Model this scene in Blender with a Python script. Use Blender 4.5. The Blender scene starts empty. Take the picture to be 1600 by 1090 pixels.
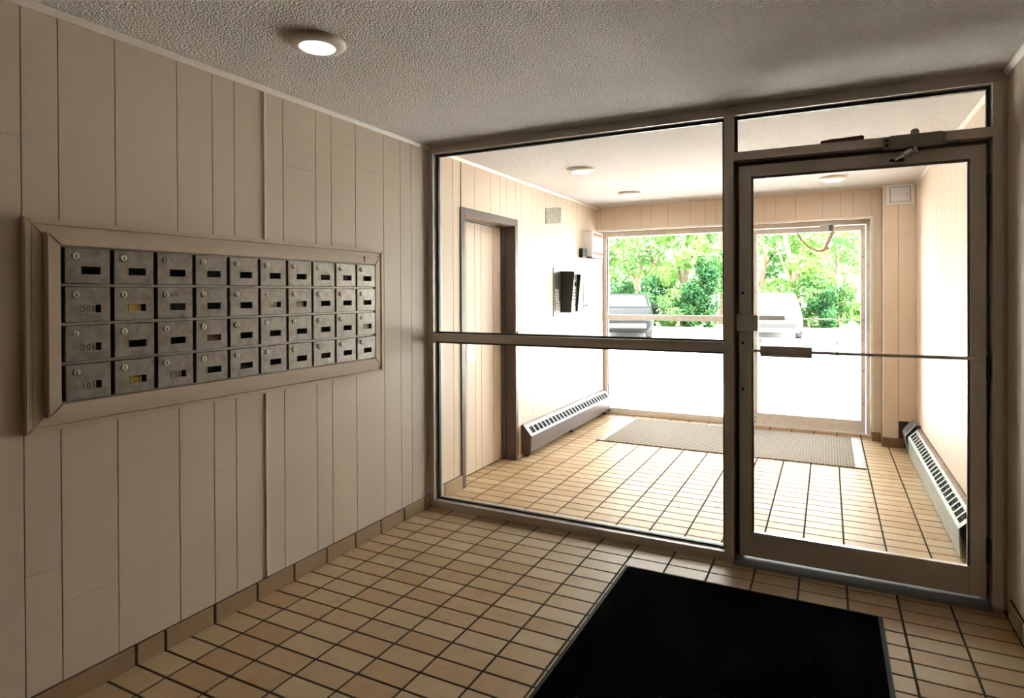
import bpy, bmesh, math, random
import numpy as np
from mathutils import Matrix, Vector
random.seed(7)
S = bpy.context.scene
COL = S.collection

# ------------------------------------------------------------------ camera
CAM = (2.33609, -3.24834, 1.38664)
YAW, PITCH, ROLL = -0.45541, -0.00602, -0.00411
F_PX, CX, CY = 946.726, 830.007, 463.897
cd = bpy.data.cameras.new('camera')
cam = bpy.data.objects.new('camera', cd)
COL.objects.link(cam)
fw = Vector((math.sin(YAW) * math.cos(PITCH), math.cos(YAW) * math.cos(PITCH), math.sin(PITCH)))
rt = Vector((math.cos(YAW), -math.sin(YAW), 0))
up = rt.cross(fw)
r2 = rt * math.cos(ROLL) + up * math.sin(ROLL)
u2 = -rt * math.sin(ROLL) + up * math.cos(ROLL)
cm = Matrix(((r2.x, u2.x, -fw.x, CAM[0]), (r2.y, u2.y, -fw.y, CAM[1]), (r2.z, u2.z, -fw.z, CAM[2]), (0, 0, 0, 1)))
cam.matrix_world = cm
cd.sensor_width = 36
cd.sensor_fit = 'HORIZONTAL'
cd.lens = F_PX / 1600 * 36
cd.shift_x = (800 - CX) / 1600
cd.shift_y = (CY - 545) / 1600
cd.clip_start = 0.02
cd.clip_end = 400
S.camera = cam

def project(p):
    d = Vector(p) - Vector(CAM)
    z = d.dot(fw)
    if z < 0.05:
        return None
    return CX + F_PX * d.dot(r2) / z, CY - F_PX * d.dot(u2) / z

# ------------------------------------------------------------------ world, sun, exposure
SKY, SUN, EXPO = 1.9, 11.0, 3.25
W = bpy.data.worlds.new('sky')
S.world = W
W.use_nodes = True
nt = W.node_tree
bg = nt.nodes['Background']
bg.inputs[0].default_value = (1.0, 0.985, 0.965, 1)
bg.inputs[1].default_value = SKY
sd = bpy.data.lights.new('sun', 'SUN')
sd.energy = SUN
sd.angle = math.radians(3)
sd.color = (1.0, 0.96, 0.9)
so = bpy.data.objects.new('sun', sd)
COL.objects.link(so)
so.rotation_euler = Vector((-0.62, 0.12, -0.80)).to_track_quat('-Z', 'Y').to_euler()
vs = S.view_settings
vs.view_transform = 'Standard'
vs.look = 'None'
vs.gamma = 1
vs.use_curve_mapping = False
vs.exposure = EXPO
cy = S.cycles
cy.max_bounces = 14
cy.diffuse_bounces = 8
cy.glossy_bounces = 4
cy.transparent_max_bounces = 16
cy.sample_clamp_indirect = 8
cy.caustics_reflective = False
cy.caustics_refractive = False

# ------------------------------------------------------------------ materials
def new_mat(name):
    m = bpy.data.materials.new(name)
    m.use_nodes = True
    return m, m.node_tree, m.node_tree.nodes['Principled BSDF']

def pbr(name, col, rough=0.5, metal=0.0, noise=None, bump=None, spec=0.5, coat=0):
    """noise = (scale, amount, second colour) mixes a worn tint; bump = (scale, strength, distance)"""
    m, t, b = new_mat(name)
    b.inputs['Base Color'].default_value = (*col, 1)
    b.inputs['Roughness'].default_value = rough
    b.inputs['Metallic'].default_value = metal
    b.inputs['Specular IOR Level'].default_value = spec
    b.inputs['Coat Weight'].default_value = coat
    geo = None
    if noise or bump:
        geo = t.nodes.new('ShaderNodeNewGeometry')
    if noise:
        n = t.nodes.new('ShaderNodeTexNoise')
        n.inputs['Scale'].default_value = noise[0]
        n.inputs['Detail'].default_value = 5
        n.inputs['Roughness'].default_value = 0.62
        t.links.new(geo.outputs['Position'], n.inputs['Vector'])
        r = t.nodes.new('ShaderNodeMapRange')
        r.inputs[1].default_value = 0.42
        r.inputs[2].default_value = 0.72
        r.inputs[4].default_value = noise[1]
        t.links.new(n.outputs['Fac'], r.inputs[0])
        mx = t.nodes.new('ShaderNodeMix')
        mx.data_type = 'RGBA'
        mx.inputs[6].default_value = (*col, 1)
        mx.inputs[7].default_value = (*noise[2], 1)
        t.links.new(r.outputs[0], mx.inputs[0])
        t.links.new(mx.outputs[2], b.inputs['Base Color'])
    if bump:
        n = t.nodes.new('ShaderNodeTexNoise')
        n.inputs['Scale'].default_value = bump[0]
        n.inputs['Detail'].default_value = 3
        t.links.new(geo.outputs['Position'], n.inputs['Vector'])
        bp = t.nodes.new('ShaderNodeBump')
        bp.inputs['Strength'].default_value = bump[1]
        bp.inputs['Distance'].default_value = bump[2]
        t.links.new(n.outputs['Fac'], bp.inputs['Height'])
        t.links.new(bp.outputs[0], b.inputs['Normal'])
    return m

TX0, TP, TY0, TQ = 0.1789, 0.2032, -0.4888, 0.106       # tile grid

def tile_mat(name, c1, c2, c3, sx, ox, sy, oy, rough=0.3):
    """each tile of the grid its own tint, by white noise on the grid cell"""
    m, t, b = new_mat(name)
    geo = t.nodes.new('ShaderNodeNewGeometry')
    sep = t.nodes.new('ShaderNodeSeparateXYZ')
    t.links.new(geo.outputs['Position'], sep.inputs[0])
    cmb = t.nodes.new('ShaderNodeCombineXYZ')
    for k, (o, s) in enumerate(((ox, sx), (oy, sy))):
        a = t.nodes.new('ShaderNodeMath'); a.operation = 'SUBTRACT'; a.inputs[1].default_value = o
        d = t.nodes.new('ShaderNodeMath'); d.operation = 'DIVIDE'; d.inputs[1].default_value = s
        f = t.nodes.new('ShaderNodeMath'); f.operation = 'FLOOR'
        t.links.new(sep.outputs[k], a.inputs[0]); t.links.new(a.outputs[0], d.inputs[0])
        t.links.new(d.outputs[0], f.inputs[0]); t.links.new(f.outputs[0], cmb.inputs[k])
    wn = t.nodes.new('ShaderNodeTexWhiteNoise')
    wn.noise_dimensions = '2D'
    t.links.new(cmb.outputs[0], wn.inputs['Vector'])
    cr = t.nodes.new('ShaderNodeValToRGB')
    cr.color_ramp.elements[0].color = (*c1, 1)
    cr.color_ramp.elements[1].color = (*c2, 1)
    cr.color_ramp.elements[1].position = 1.0
    e = cr.color_ramp.elements.new(0.5); e.color = (*c3, 1)
    t.links.new(wn.outputs['Value'], cr.inputs[0])
    n = t.nodes.new('ShaderNodeTexNoise')
    n.inputs['Scale'].default_value = 14
    n.inputs['Detail'].default_value = 6
    t.links.new(geo.outputs['Position'], n.inputs['Vector'])
    mx = t.nodes.new('ShaderNodeMix'); mx.data_type = 'RGBA'; mx.blend_type = 'MULTIPLY'
    r = t.nodes.new('ShaderNodeMapRange')
    r.inputs[1].default_value = 0.5; r.inputs[2].default_value = 0.8; r.inputs[4].default_value = 0.5
    t.links.new(n.outputs['Fac'], r.inputs[0]); t.links.new(r.outputs[0], mx.inputs[0])
    t.links.new(cr.outputs[0], mx.inputs[6])
    mx.inputs[7].default_value = (0.72, 0.62, 0.52, 1)
    t.links.new(mx.outputs[2], b.inputs['Base Color'])
    b.inputs['Roughness'].default_value = rough
    b.inputs['Specular IOR Level'].default_value = 0.3
    n2 = t.nodes.new('ShaderNodeTexNoise'); n2.inputs['Scale'].default_value = 60
    t.links.new(geo.outputs['Position'], n2.inputs['Vector'])
    bp = t.nodes.new('ShaderNodeBump'); bp.inputs['Strength'].default_value = 0.12; bp.inputs['Distance'].default_value = 0.001
    t.links.new(n2.outputs['Fac'], bp.inputs['Height']); t.links.new(bp.outputs[0], b.inputs['Normal'])
    return m

def glass_mat(name, tint=(0.97, 0.985, 0.98), refl=1.0):
    m = bpy.data.materials.new(name)
    m.use_nodes = True
    t = m.node_tree
    t.nodes.remove(t.nodes['Principled BSDF'])
    out = t.nodes['Material Output']
    tr = t.nodes.new('ShaderNodeBsdfTransparent'); tr.inputs[0].default_value = (*tint, 1)
    gl = t.nodes.new('ShaderNodeBsdfGlossy'); gl.inputs['Roughness'].default_value = 0.01
    fr = t.nodes.new('ShaderNodeFresnel'); fr.inputs[0].default_value = 1.3
    ml = t.nodes.new('ShaderNodeMath'); ml.operation = 'MULTIPLY'; ml.inputs[1].default_value = refl
    mx = t.nodes.new('ShaderNodeMixShader')
    t.links.new(fr.outputs[0], ml.inputs[0]); t.links.new(ml.outputs[0], mx.inputs[0])
    t.links.new(tr.outputs[0], mx.inputs[1]); t.links.new(gl.outputs[0], mx.inputs[2])
    t.links.new(mx.outputs[0], out.inputs[0])
    return m

def emit_mat(name, col, strength):
    m, t, b = new_mat(name)
    b.inputs['Base Color'].default_value = (0.9, 0.9, 0.9, 1)
    b.inputs['Emission Color'].default_value = (*col, 1)
    b.inputs['Emission Strength'].default_value = strength
    return m

def leaf_mat(name, c1, c2):
    m, t, b = new_mat(name)
    t.nodes.remove(b)
    out = t.nodes['Material Output']
    geo = t.nodes.new('ShaderNodeNewGeometry')
    n = t.nodes.new('ShaderNodeTexNoise'); n.inputs['Scale'].default_value = 1.7; n.inputs['Detail'].default_value = 4
    t.links.new(geo.outputs['Position'], n.inputs['Vector'])
    cr = t.nodes.new('ShaderNodeValToRGB')
    cr.color_ramp.elements[0].color = (*c1, 1); cr.color_ramp.elements[0].position = 0.35
    cr.color_ramp.elements[1].color = (*c2, 1); cr.color_ramp.elements[1].position = 0.68
    t.links.new(n.outputs['Fac'], cr.inputs[0])
    d = t.nodes.new('ShaderNodeBsdfDiffuse'); tl = t.nodes.new('ShaderNodeBsdfTranslucent')
    t.links.new(cr.outputs[0], d.inputs[0]); t.links.new(cr.outputs[0], tl.inputs[0])
    mx = t.nodes.new('ShaderNodeMixShader'); mx.inputs[0].default_value = 0.45
    t.links.new(d.outputs[0], mx.inputs[1]); t.links.new(tl.outputs[0], mx.inputs[2])
    t.links.new(mx.outputs[0], out.inputs[0])
    return m

def ceiling_mat():
    m, t, b = new_mat('popcorn_ceiling')
    b.inputs['Roughness'].default_value = 0.95
    b.inputs['Specular IOR Level'].default_value = 0.1
    geo = t.nodes.new('ShaderNodeNewGeometry')
    v = t.nodes.new('ShaderNodeTexVoronoi'); v.inputs['Scale'].default_value = 112
    n = t.nodes.new('ShaderNodeTexNoise'); n.inputs['Scale'].default_value = 130; n.inputs['Detail'].default_value = 4
    for q in (v, n): t.links.new(geo.outputs['Position'], q.inputs['Vector'])
    a = t.nodes.new('ShaderNodeMath'); a.operation = 'SUBTRACT'
    t.links.new(n.outputs['Fac'], a.inputs[0]); t.links.new(v.outputs['Distance'], a.inputs[1])
    bp = t.nodes.new('ShaderNodeBump'); bp.inputs['Strength'].default_value = 1.0; bp.inputs['Distance'].default_value = 0.011
    t.links.new(a.outputs[0], bp.inputs['Height']); t.links.new(bp.outputs[0], b.inputs['Normal'])
    n2 = t.nodes.new('ShaderNodeTexNoise'); n2.inputs['Scale'].default_value = 1.3; n2.inputs['Detail'].default_value = 5
    t.links.new(geo.outputs['Position'], n2.inputs['Vector'])
    cr = t.nodes.new('ShaderNodeValToRGB')
    cr.color_ramp.elements[0].color = (0.80, 0.755, 0.735, 1); cr.color_ramp.elements[0].position = 0.3
    cr.color_ramp.elements[1].color = (0.86, 0.82, 0.80, 1); cr.color_ramp.elements[1].position = 0.7
    t.links.new(n2.outputs['Fac'], cr.inputs[0]); t.links.new(cr.outputs[0], b.inputs['Base Color'])
    return m

def mat_weave(name, c1, c2, scale, rough=0.9):
    m, t, b = new_mat(name)
    geo = t.nodes.new('ShaderNodeNewGeometry')
    mp = t.nodes.new('ShaderNodeMapping'); mp.inputs['Scale'].default_value = (scale, scale, 1)
    t.links.new(geo.outputs['Position'], mp.inputs[0])
    ck = t.nodes.new('ShaderNodeTexBrick')
    ck.inputs['Scale'].default_value = 1
    ck.inputs['Color1'].default_value = (*c1, 1); ck.inputs['Color2'].default_value = tuple(x * .85 for x in c1) + (1,)
    ck.inputs['Mortar'].default_value = (*c2, 1)
    ck.inputs['Mortar Size'].default_value = 0.1
    ck.inputs['Brick Width'].default_value = 0.7; ck.inputs['Row Height'].default_value = 0.5
    t.links.new(mp.outputs[0], ck.inputs['Vector'])
    t.links.new(ck.outputs[0], b.inputs['Base Color'])
    b.inputs['Roughness'].default_value = rough
    bp = t.nodes.new('ShaderNodeBump'); bp.inputs['Strength'].default_value = 0.6; bp.inputs['Distance'].default_value = 0.003
    bp.invert = True
    t.links.new(ck.outputs['Fac'], bp.inputs['Height']); t.links.new(bp.outputs[0], b.inputs['Normal'])
    return m

M = {}
M['paint'] = pbr('cream_panel_paint', (0.73, 0.60, 0.48), 0.5, noise=(2.2, 0.35, (0.68, 0.545, 0.42)), bump=(55, 0.06, 0.002))
M['groove'] = pbr('panel_groove', (0.36, 0.28, 0.21), 0.8)
M['trimwhite'] = pbr('cream_trim_paint', (0.86, 0.78, 0.69), 0.4, noise=(9, 0.3, (0.76, 0.66, 0.56)))
M['wood'] = pbr('painted_surround', (0.68, 0.545, 0.415), 0.5, noise=(14, 0.4, (0.60, 0.47, 0.345)), bump=(40, 0.1, 0.002))
M['ceiling'] = ceiling_mat()
M['tile'] = tile_mat('buff_floor_tile', (0.475, 0.31, 0.16), (0.56, 0.425, 0.255), (0.52, 0.36, 0.205), TP, TX0, TQ, TY0, 0.42)
M['basetile'] = pbr('buff_base_tile', (0.40, 0.275, 0.155), 0.4, noise=(7, 0.6, (0.32, 0.21, 0.115)))
M['grout'] = pbr('dark_grout', (0.075, 0.06, 0.047), 0.95, spec=0.0, noise=(40, 0.6, (0.12, 0.095, 0.07)))
M['alu'] = pbr('taupe_anodised_aluminium', (0.60, 0.54, 0.485), 0.38, 0.12, noise=(30, 0.25, (0.53, 0.47, 0.415)))
M['aludark'] = pbr('dark_gasket', (0.05, 0.045, 0.042), 0.5, 0.2)
M['alubright'] = pbr('bright_aluminium', (0.62, 0.60, 0.58), 0.28, 0.85)
M['alugrey'] = pbr('grey_threshold', (0.15, 0.15, 0.155), 0.55, 0.2)
M['extalu'] = pbr('chalky_white_frame', (0.86, 0.82, 0.78), 0.5, 0.05, noise=(18, 0.45, (0.60, 0.54, 0.48)))
M['glass'] = glass_mat('clear_glass')
M['black'] = pbr('black_plastic', (0.012, 0.011, 0.011), 0.5)
M['mail'] = pbr('aged_aluminium_door', (0.36, 0.325, 0.295), 0.38, 0.75, noise=(26, 0.8, (0.20, 0.17, 0.15)), bump=(90, 0.08, 0.001))
M['mailframe'] = pbr('aluminium_divider', (0.36, 0.33, 0.305), 0.4, 0.7, noise=(40, 0.5, (0.34, 0.3, 0.27)))
M['mailgap'] = pbr('dark_mailbox_inside', (0.03, 0.024, 0.02), 0.8)
M['chrome'] = pbr('chrome', (0.75, 0.73, 0.70), 0.2, 0.9)
M['lockface'] = pbr('nickel_lock', (0.72, 0.68, 0.62), 0.4, 0.15)
M['edging'] = pbr('dull_aluminium_edging', (0.34, 0.35, 0.34), 0.5, 0.2)
M['carpet'] = pbr('light_absorbing_floor', (0.07, 0.055, 0.045), 0.95, spec=0.1)  # dark colour for the added floor, to absorb light behind the viewer
M['closer'] = pbr('closer_grey_paint', (0.27, 0.24, 0.215), 0.45, 0.3)
M['card'] = pbr('paper_card', (0.55, 0.47, 0.38), 0.8)
M['cardyellow'] = pbr('yellow_card', (0.62, 0.42, 0.08), 0.7)
M['cardred'] = pbr('red_card', (0.22, 0.07, 0.05), 0.7)
M['carddark'] = pbr('dark_card', (0.014, 0.014, 0.016), 0.8, spec=0.1)
M['ink'] = pbr('black_ink', (0.02, 0.018, 0.016), 0.7)
M['brass'] = pbr('brass', (0.5, 0.27, 0.08), 0.35, 0.9)
M['brown'] = pbr('dark_brown_paint', (0.095, 0.062, 0.052), 0.38, noise=(12, 0.4, (0.06, 0.04, 0.034)))
M['fixture'] = pbr('white_fixture', (0.76, 0.70, 0.62), 0.45)
M['lamp'] = emit_mat('lit_diffuser', (1, 0.98, 0.95), 0.9)
M['lampbright'] = emit_mat('lit_diffuser_strong', (1, 0.98, 0.95), 15.0)
M['matblack'] = pbr('black_carpet', (0.0045, 0.0045, 0.0045), 1.0, spec=0.0, bump=(260, 1.0, 0.006))
M['rubber'] = pbr('rubber_edge', (0.02, 0.02, 0.018), 0.8)
M['mattan'] = mat_weave('tan_ribbed_mat', (0.40, 0.335, 0.27), (0.12, 0.09, 0.065), 16)
M['heatL'] = pbr('mauve_brown_enamel', (0.13, 0.095, 0.092), 0.4, 0.0, spec=0.35, noise=(25, 0.4, (0.09, 0.065, 0.062)))
M['heatLs'] = pbr('grey_heater_grille', (0.26, 0.25, 0.255), 0.45, 0.2)
M['heatR'] = pbr('worn_green_grey_enamel', (0.33, 0.36, 0.31), 0.45, 0.1, noise=(11, 0.7, (0.22, 0.21, 0.19)))
M['rust'] = pbr('rusty_back_plate', (0.24, 0.15, 0.08), 0.7, 0.2, noise=(30, 0.9, (0.10, 0.06, 0.035)))
M['grille'] = pbr('grille_slats', (0.035, 0.033, 0.032), 0.7, 0.0, spec=0.1)
M['stone'] = pbr('mottled_plate', (0.36, 0.33, 0.27), 0.55, 0.3, noise=(45, 1.0, (0.13, 0.12, 0.10)))
M['steel'] = pbr('stainless_steel', (0.33, 0.32, 0.31), 0.4, 0.6, noise=(25, 0.5, (0.24, 0.23, 0.22)))
M['intercom'] = pbr('intercom_plate', (0.20, 0.21, 0.20), 0.35, 0.6)
M['faceplate'] = pbr('intercom_face', (0.62, 0.66, 0.62), 0.35, 0.3)
M['paper'] = pbr('white_paper', (0.82, 0.81, 0.80), 0.8)
M['signred'] = pbr('red_print', (0.72, 0.14, 0.10), 0.7)
M['plasticwhite'] = pbr('white_plastic', (0.74, 0.73, 0.71), 0.4)
M['rustwood'] = pbr('reddish_wood', (0.16, 0.055, 0.03), 0.6, noise=(60, 0.8, (0.07, 0.03, 0.02)))
M['armtan'] = pbr('tan_arm', (0.55, 0.37, 0.25), 0.6)
M['hatch'] = pbr('cool_white_paint', (0.78, 0.80, 0.83), 0.4)
M['concrete'] = pbr('concrete', (0.60, 0.58, 0.56), 0.9, noise=(1.2, 0.5, (0.54, 0.52, 0.50)))
M['asphalt'] = pbr('pale_asphalt', (0.44, 0.435, 0.43), 0.95, noise=(0.8, 0.5, (0.38, 0.375, 0.37)))
M['railing'] = pbr('grey_railing', (0.07, 0.07, 0.075), 0.6)
M['bark'] = pbr('bark', (0.20, 0.14, 0.10), 0.9, noise=(9, 0.7, (0.11, 0.08, 0.055)))
M['leafbright'] = leaf_mat('bright_leaves', (0.085, 0.19, 0.045), (0.19, 0.32, 0.09))
M['leafmid'] = leaf_mat('mid_leaves', (0.05, 0.13, 0.045), (0.13, 0.25, 0.08))
M['leafdark'] = leaf_mat('dark_leaves', (0.018, 0.06, 0.026), (0.06, 0.14, 0.055))
M['lawn'] = pbr('lawn', (0.14, 0.20, 0.06), 0.95, noise=(5, 0.7, (0.22, 0.24, 0.10)))
M['cardarkpaint'] = pbr('charcoal_car_paint', (0.004, 0.0045, 0.006), 0.6, 0.0, spec=0.1)
M['carwhitepaint'] = pbr('white_car_paint', (0.80, 0.80, 0.80), 0.25, coat=0.6)
M['carglass'] = pbr('car_glass', (0.012, 0.018, 0.019), 0.1, 0.0, spec=0.4)
M['tyre'] = pbr('tyre', (0.02, 0.02, 0.02), 0.8)
M['headlight'] = pbr('headlight_lens', (0.75, 0.77, 0.8), 0.1, 0.4)
M['pinkwall'] = pbr('pink_render', (0.50, 0.22, 0.22), 0.85)
M['roof'] = pbr('grey_roof', (0.16, 0.15, 0.15), 0.85)

# ------------------------------------------------------------------ mesh helpers
class MB:
    def __init__(self):
        self.v, self.f = [], []
    def add(self, vs_, fs_):
        b = len(self.v)
        self.v += [tuple(p) for p in vs_]
        self.f += [tuple(i + b for i in f) for f in fs_]
        return self
    def box(self, x0, x1, y0, y1, z0, z1, c=0.0):
        if c <= 0:
            vs_ = [(x, y, z) for z in (z0, z1) for y in (y0, y1) for x in (x0, x1)]
            return self.add(vs_, [(0, 2, 3, 1), (4, 5, 7, 6), (0, 1, 5, 4), (2, 6, 7, 3), (0, 4, 6, 2), (1, 3, 7, 5)])
        bm = bmesh.new()
        bmesh.ops.create_cube(bm, size=1)
        for p in bm.verts:
            p.co = Vector(((x0 + x1) / 2 + p.co.x * (x1 - x0), (y0 + y1) / 2 + p.co.y * (y1 - y0), (z0 + z1) / 2 + p.co.z * (z1 - z0)))
        bmesh.ops.bevel(bm, geom=bm.edges[:], offset=c, segments=2, affect='EDGES', profile=0.6)
        return self.bm(bm)
    def bm(self, bm):
        bm.verts.index_update()
        self.add([p.co[:] for p in bm.verts], [[q.index for q in f.verts] for f in bm.faces])
        bm.free()
        return self
    def prism(self, poly, axis, a, b):
        """poly: 2-D points in the two other axes (in x,y,z order), extruded along axis from a to b"""
        n = len(poly)
        def pt(p, t):
            return {'x': (t, p[0], p[1]), 'y': (p[0], t, p[1]), 'z': (p[0], p[1], t)}[axis]
        vs_ = [pt(p, a) for p in poly] + [pt(p, b) for p in poly]
        fs_ = [tuple(range(n - 1, -1, -1)), tuple(range(n, 2 * n))]
        fs_ += [(i, (i + 1) % n, n + (i + 1) % n, n + i) for i in range(n)]
        return self.add(vs_, fs_)
    def lathe(self, prof, c, axis='z', n=32):
        """prof: (radius, height) pairs turned about axis through c"""
        vs_, fs_ = [], []
        for r, h in prof:
            for k in range(n):
                a = 2 * math.pi * k / n
                u, w = r * math.cos(a), r * math.sin(a)
                vs_.append({'z': (c[0] + u, c[1] + w, c[2] + h), 'x': (c[0] + h, c[1] + u, c[2] + w), 'y': (c[0] + w, c[1] + h, c[2] + u)}[axis])
        for j in range(len(prof) - 1):
            for k in range(n):
                k2 = (k + 1) % n
                fs_.append((j * n + k, j * n + k2, (j + 1) * n + k2, (j + 1) * n + k))
        fs_.append(tuple(range(n - 1, -1, -1)))
        fs_.append(tuple((len(prof) - 1) * n + k for k in range(n)))
        return self.add(vs_, fs_)
    def cyl(self, c, r, h, axis='z', n=16):
        return self.lathe([(r, 0), (r, h)], c, axis, n)
    def tube(self, path, rad, n=8):
        path = [Vector(p) for p in path]
        if not hasattr(rad, '__len__'):
            rad = [rad] * len(path)
        vs_, fs_ = [], []
        for i, p in enumerate(path):
            d = (path[min(i + 1, len(path) - 1)] - path[max(i - 1, 0)]).normalized()
            a = d.cross(Vector((0, 0, 1)) if abs(d.z) < 0.9 else Vector((1, 0, 0))).normalized()
            b = d.cross(a)
            for k in range(n):
                t = 2 * math.pi * k / n
                vs_.append(p + (a * math.cos(t) + b * math.sin(t)) * rad[i])
        for i in range(len(path) - 1):
            for k in range(n):
                k2 = (k + 1) % n
                fs_.append((i * n + k, i * n + k2, (i + 1) * n + k2, (i + 1) * n + k))
        fs_.append(tuple(range(n - 1, -1, -1)))
        fs_.append(tuple((len(path) - 1) * n + k for k in range(n)))
        return self.add(vs_, fs_)
    def mesh(self, name, mat, off=(0, 0, 0), smooth=False):
        me = bpy.data.meshes.new(name)
        me.from_pydata([(x - off[0], y - off[1], z - off[2]) for x, y, z in self.v], [], self.f)
        bm = bmesh.new(); bm.from_mesh(me)
        bmesh.ops.recalc_face_normals(bm, faces=bm.faces[:])
        bm.to_mesh(me); bm.free()
        me.materials.append(M[mat])
        if smooth:
            me.polygons.foreach_set('use_smooth', [True] * len(me.polygons))
            me.set_sharp_from_angle(angle=math.radians(38))
        return me

def link(name, me, parent=None):
    o = bpy.data.objects.new(name, me)
    COL.objects.link(o)
    if parent:
        o.parent = parent
    return o

def world_loc(o):
    p = Vector((0, 0, 0))
    while o:
        p += o.location
        o = o.parent
    return p

def part(name, mb, mat, parent, label=None, smooth=False):
    o = link(name, mb.mesh(name, mat, world_loc(parent), smooth), parent)
    if label:
        o['label'] = label
    return o

def tag(o, label, cat, group=None):
    o['label'] = label
    o['category'] = cat
    if group:
        o['group'] = group
    return o

def thing(name, loc, label, cat, group=None):
    o = link(name, None)
    o.location = loc
    return tag(o, label, cat, group)

def struct(name, mb, mat, label=None):
    o = link(name, mb.mesh(name, mat))
    o['kind'] = 'structure'
    if label:
        o['label'] = label
    return o

def struct_root(name, label=None):
    o = link(name, None)
    o['kind'] = 'structure'
    if label:
        o['label'] = label
    return o

B = lambda *a, **k: MB().box(*a, **k)

# chamfered slab in its own plane: X width, Y height, Z outwards; alike pieces share one mesh
_slabs = {}
def slab_mesh(w, h, d, bev, mat):
    key = (round(w, 4), round(h, 4), round(d, 4), bev, mat)
    if key not in _slabs:
        m = MB()
        e = bev
        vs_ = [(0, 0, 0), (w, 0, 0), (w, h, 0), (0, h, 0), (0, 0, d - e), (w, 0, d - e), (w, h, d - e), (0, h, d - e),
               (e, e, d), (w - e, e, d), (w - e, h - e, d), (e, h - e, d)]
        fs_ = [(3, 2, 1, 0), (8, 9, 10, 11)]
        for k in range(4):
            k2 = (k + 1) % 4
            fs_ += [(k, k2, 4 + k2, 4 + k), (4 + k, 4 + k2, 8 + k2, 8 + k)]
        m.add(vs_, fs_)
        _slabs[key] = m.mesh('slab_' + mat, mat)
    return _slabs[key]
FACE = {'+x': Matrix(((0, 0, 1), (1, 0, 0), (0, 1, 0))), '-x': Matrix(((0, 0, -1), (-1, 0, 0), (0, 1, 0))),
        '-y': Matrix(((1, 0, 0), (0, 0, -1), (0, 1, 0))), '+z': Matrix.Identity(3)}
def slab(name, parent, face, origin, w, h, d, bev, mat):
    o = link(name, slab_mesh(w, h, d, bev, mat), parent)
    o.matrix_local = Matrix.Translation(origin) @ FACE[face].to_4x4()
    return o

# ------------------------------------------------------------------ main sizes
H = 2.3436          # ceiling
WR = 3.035          # right wall
YC = -0.85
YB = -7.5           # rear wall of the lobby
YF = 3.22           # inner face of the wall over the entrance
YE = 3.44           # inner face of the entrance frames
T = 0.006           # plank thickness
G = 0.003          # groove

# ------------------------------------------------------------------ floor and its tiles
floor = struct('floor', B(-0.35, WR + 0.2, YB - 0.1, 3.62, -0.12, -0.002).box(WR + 0.2, 7.5, YB - 0.1, YC + 0.1, -0.12, -0.002), 'grout', 'buff rectangular tile floor with dark joints')
JT = 0.009
D0, D1 = 0.435, 1.213        # opening of the side door in the left wall
BM = (1.413, 2.543, -2.15, -0.285)     # black mat
TM = (0.375, 2.605, 2.14, 3.235)       # tan mat
cells = []
j0 = int(math.floor((YB - TY0) / TQ)); j1 = int(math.ceil((3.5 - TY0) / TQ))
for j in range(j0, j1):
    ya, yb = TY0 + j * TQ + JT / 2, TY0 + (j + 1) * TQ - JT / 2
    if yb > 3.60 or ya < -3.6: continue
    for k in range(-2, 14):
        xa, xb = TX0 + k * TP + JT / 2, TX0 + (k + 1) * TP - JT / 2
        inside = ya > D0 - 0.02 and yb < D1 + 0.06
        lo = -0.128 if inside else -0.006
        hi = WR + 0.01
        xa, xb = max(xa, lo), min(xb, hi)
        if xb - xa < 0.02: continue
        px = [project((x, y, 0)) for x, y in ((xa, ya), (xb, ya), (xb, yb), (xa, yb))]
        area = 0
        if all(px):
            cl = [(min(max(p[0], 0), 1600), min(max(p[1], 0), 1090)) for p in px]
            area = abs(sum(cl[i][0] * cl[(i + 1) % 4][1] - cl[(i + 1) % 4][0] * cl[i][1] for i in range(4))) / 2
        for R in (BM, TM):
            if xa > R[0] - 0.03 and xb < R[1] + 0.03 and ya > R[2] - 0.02 and yb < R[3] + 0.02: area = 0
        cells.append((area, xa, xb, ya, yb))
cells.sort(key=lambda c: -c[0])
for a, xa, xb, ya, yb in cells[:300]:
    slab('floor_tile', floor, '+z', (xa, ya, -0.006), xb - xa, yb - ya, 0.006, 0.0012, 'tile')
rest = MB()
for a, xa, xb, ya, yb in cells[300:]:
    e = 0.0012
    vs_ = [(xa, ya, -.004), (xb, ya, -.004), (xb, yb, -.004), (xa, yb, -.004), (xa + e, ya + e, 0), (xb - e, ya + e, 0), (xb - e, yb - e, 0), (xa + e, yb - e, 0)]
    rest.add(vs_, [(4, 5, 6, 7)] + [(k, (k + 1) % 4, 4 + (k + 1) % 4, 4 + k) for k in range(4)])
o = part('floor_tiles', rest, 'tile', floor)
o['kind'] = 'stuff'

struct('added_dark_floor', B(-0.01, WR + 0.2, YB, -3.6, -0.01, 0.0).box(WR + 0.2, 7.5, YB, YC, -0.01, 0.0), 'carpet', 'unseen dark carpet added behind the viewer to cut bounced light')  # invented floor covering, kept dark so less light bounces into the lobby

# ------------------------------------------------------------------ ceiling
struct('ceiling', B(-0.35, WR + 0.35, YB - 0.2, 3.62, H, H + 0.25).box(WR + 0.35, 7.7, YB - 0.2, YC + 0.15, H, H + 0.25), 'ceiling', 'stippled off-white popcorn ceiling')

# ------------------------------------------------------------------ panelled walls
PER = 1.2531
OFF = [0, 0.106, 0.312, 0.418, 0.600, 0.835, 0.989, 1.095]
SEAM = -1.273
def grooves(a, b, seam=SEAM):
    out = []
    k = int(math.floor((a - seam) / PER)) - 1
    while seam + k * PER < b + PER:
        out += [seam + k * PER + q for q in OFF]
        k += 1
    g = [q for q in out if a < q < b]
    return [a] + g + [b]

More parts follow.
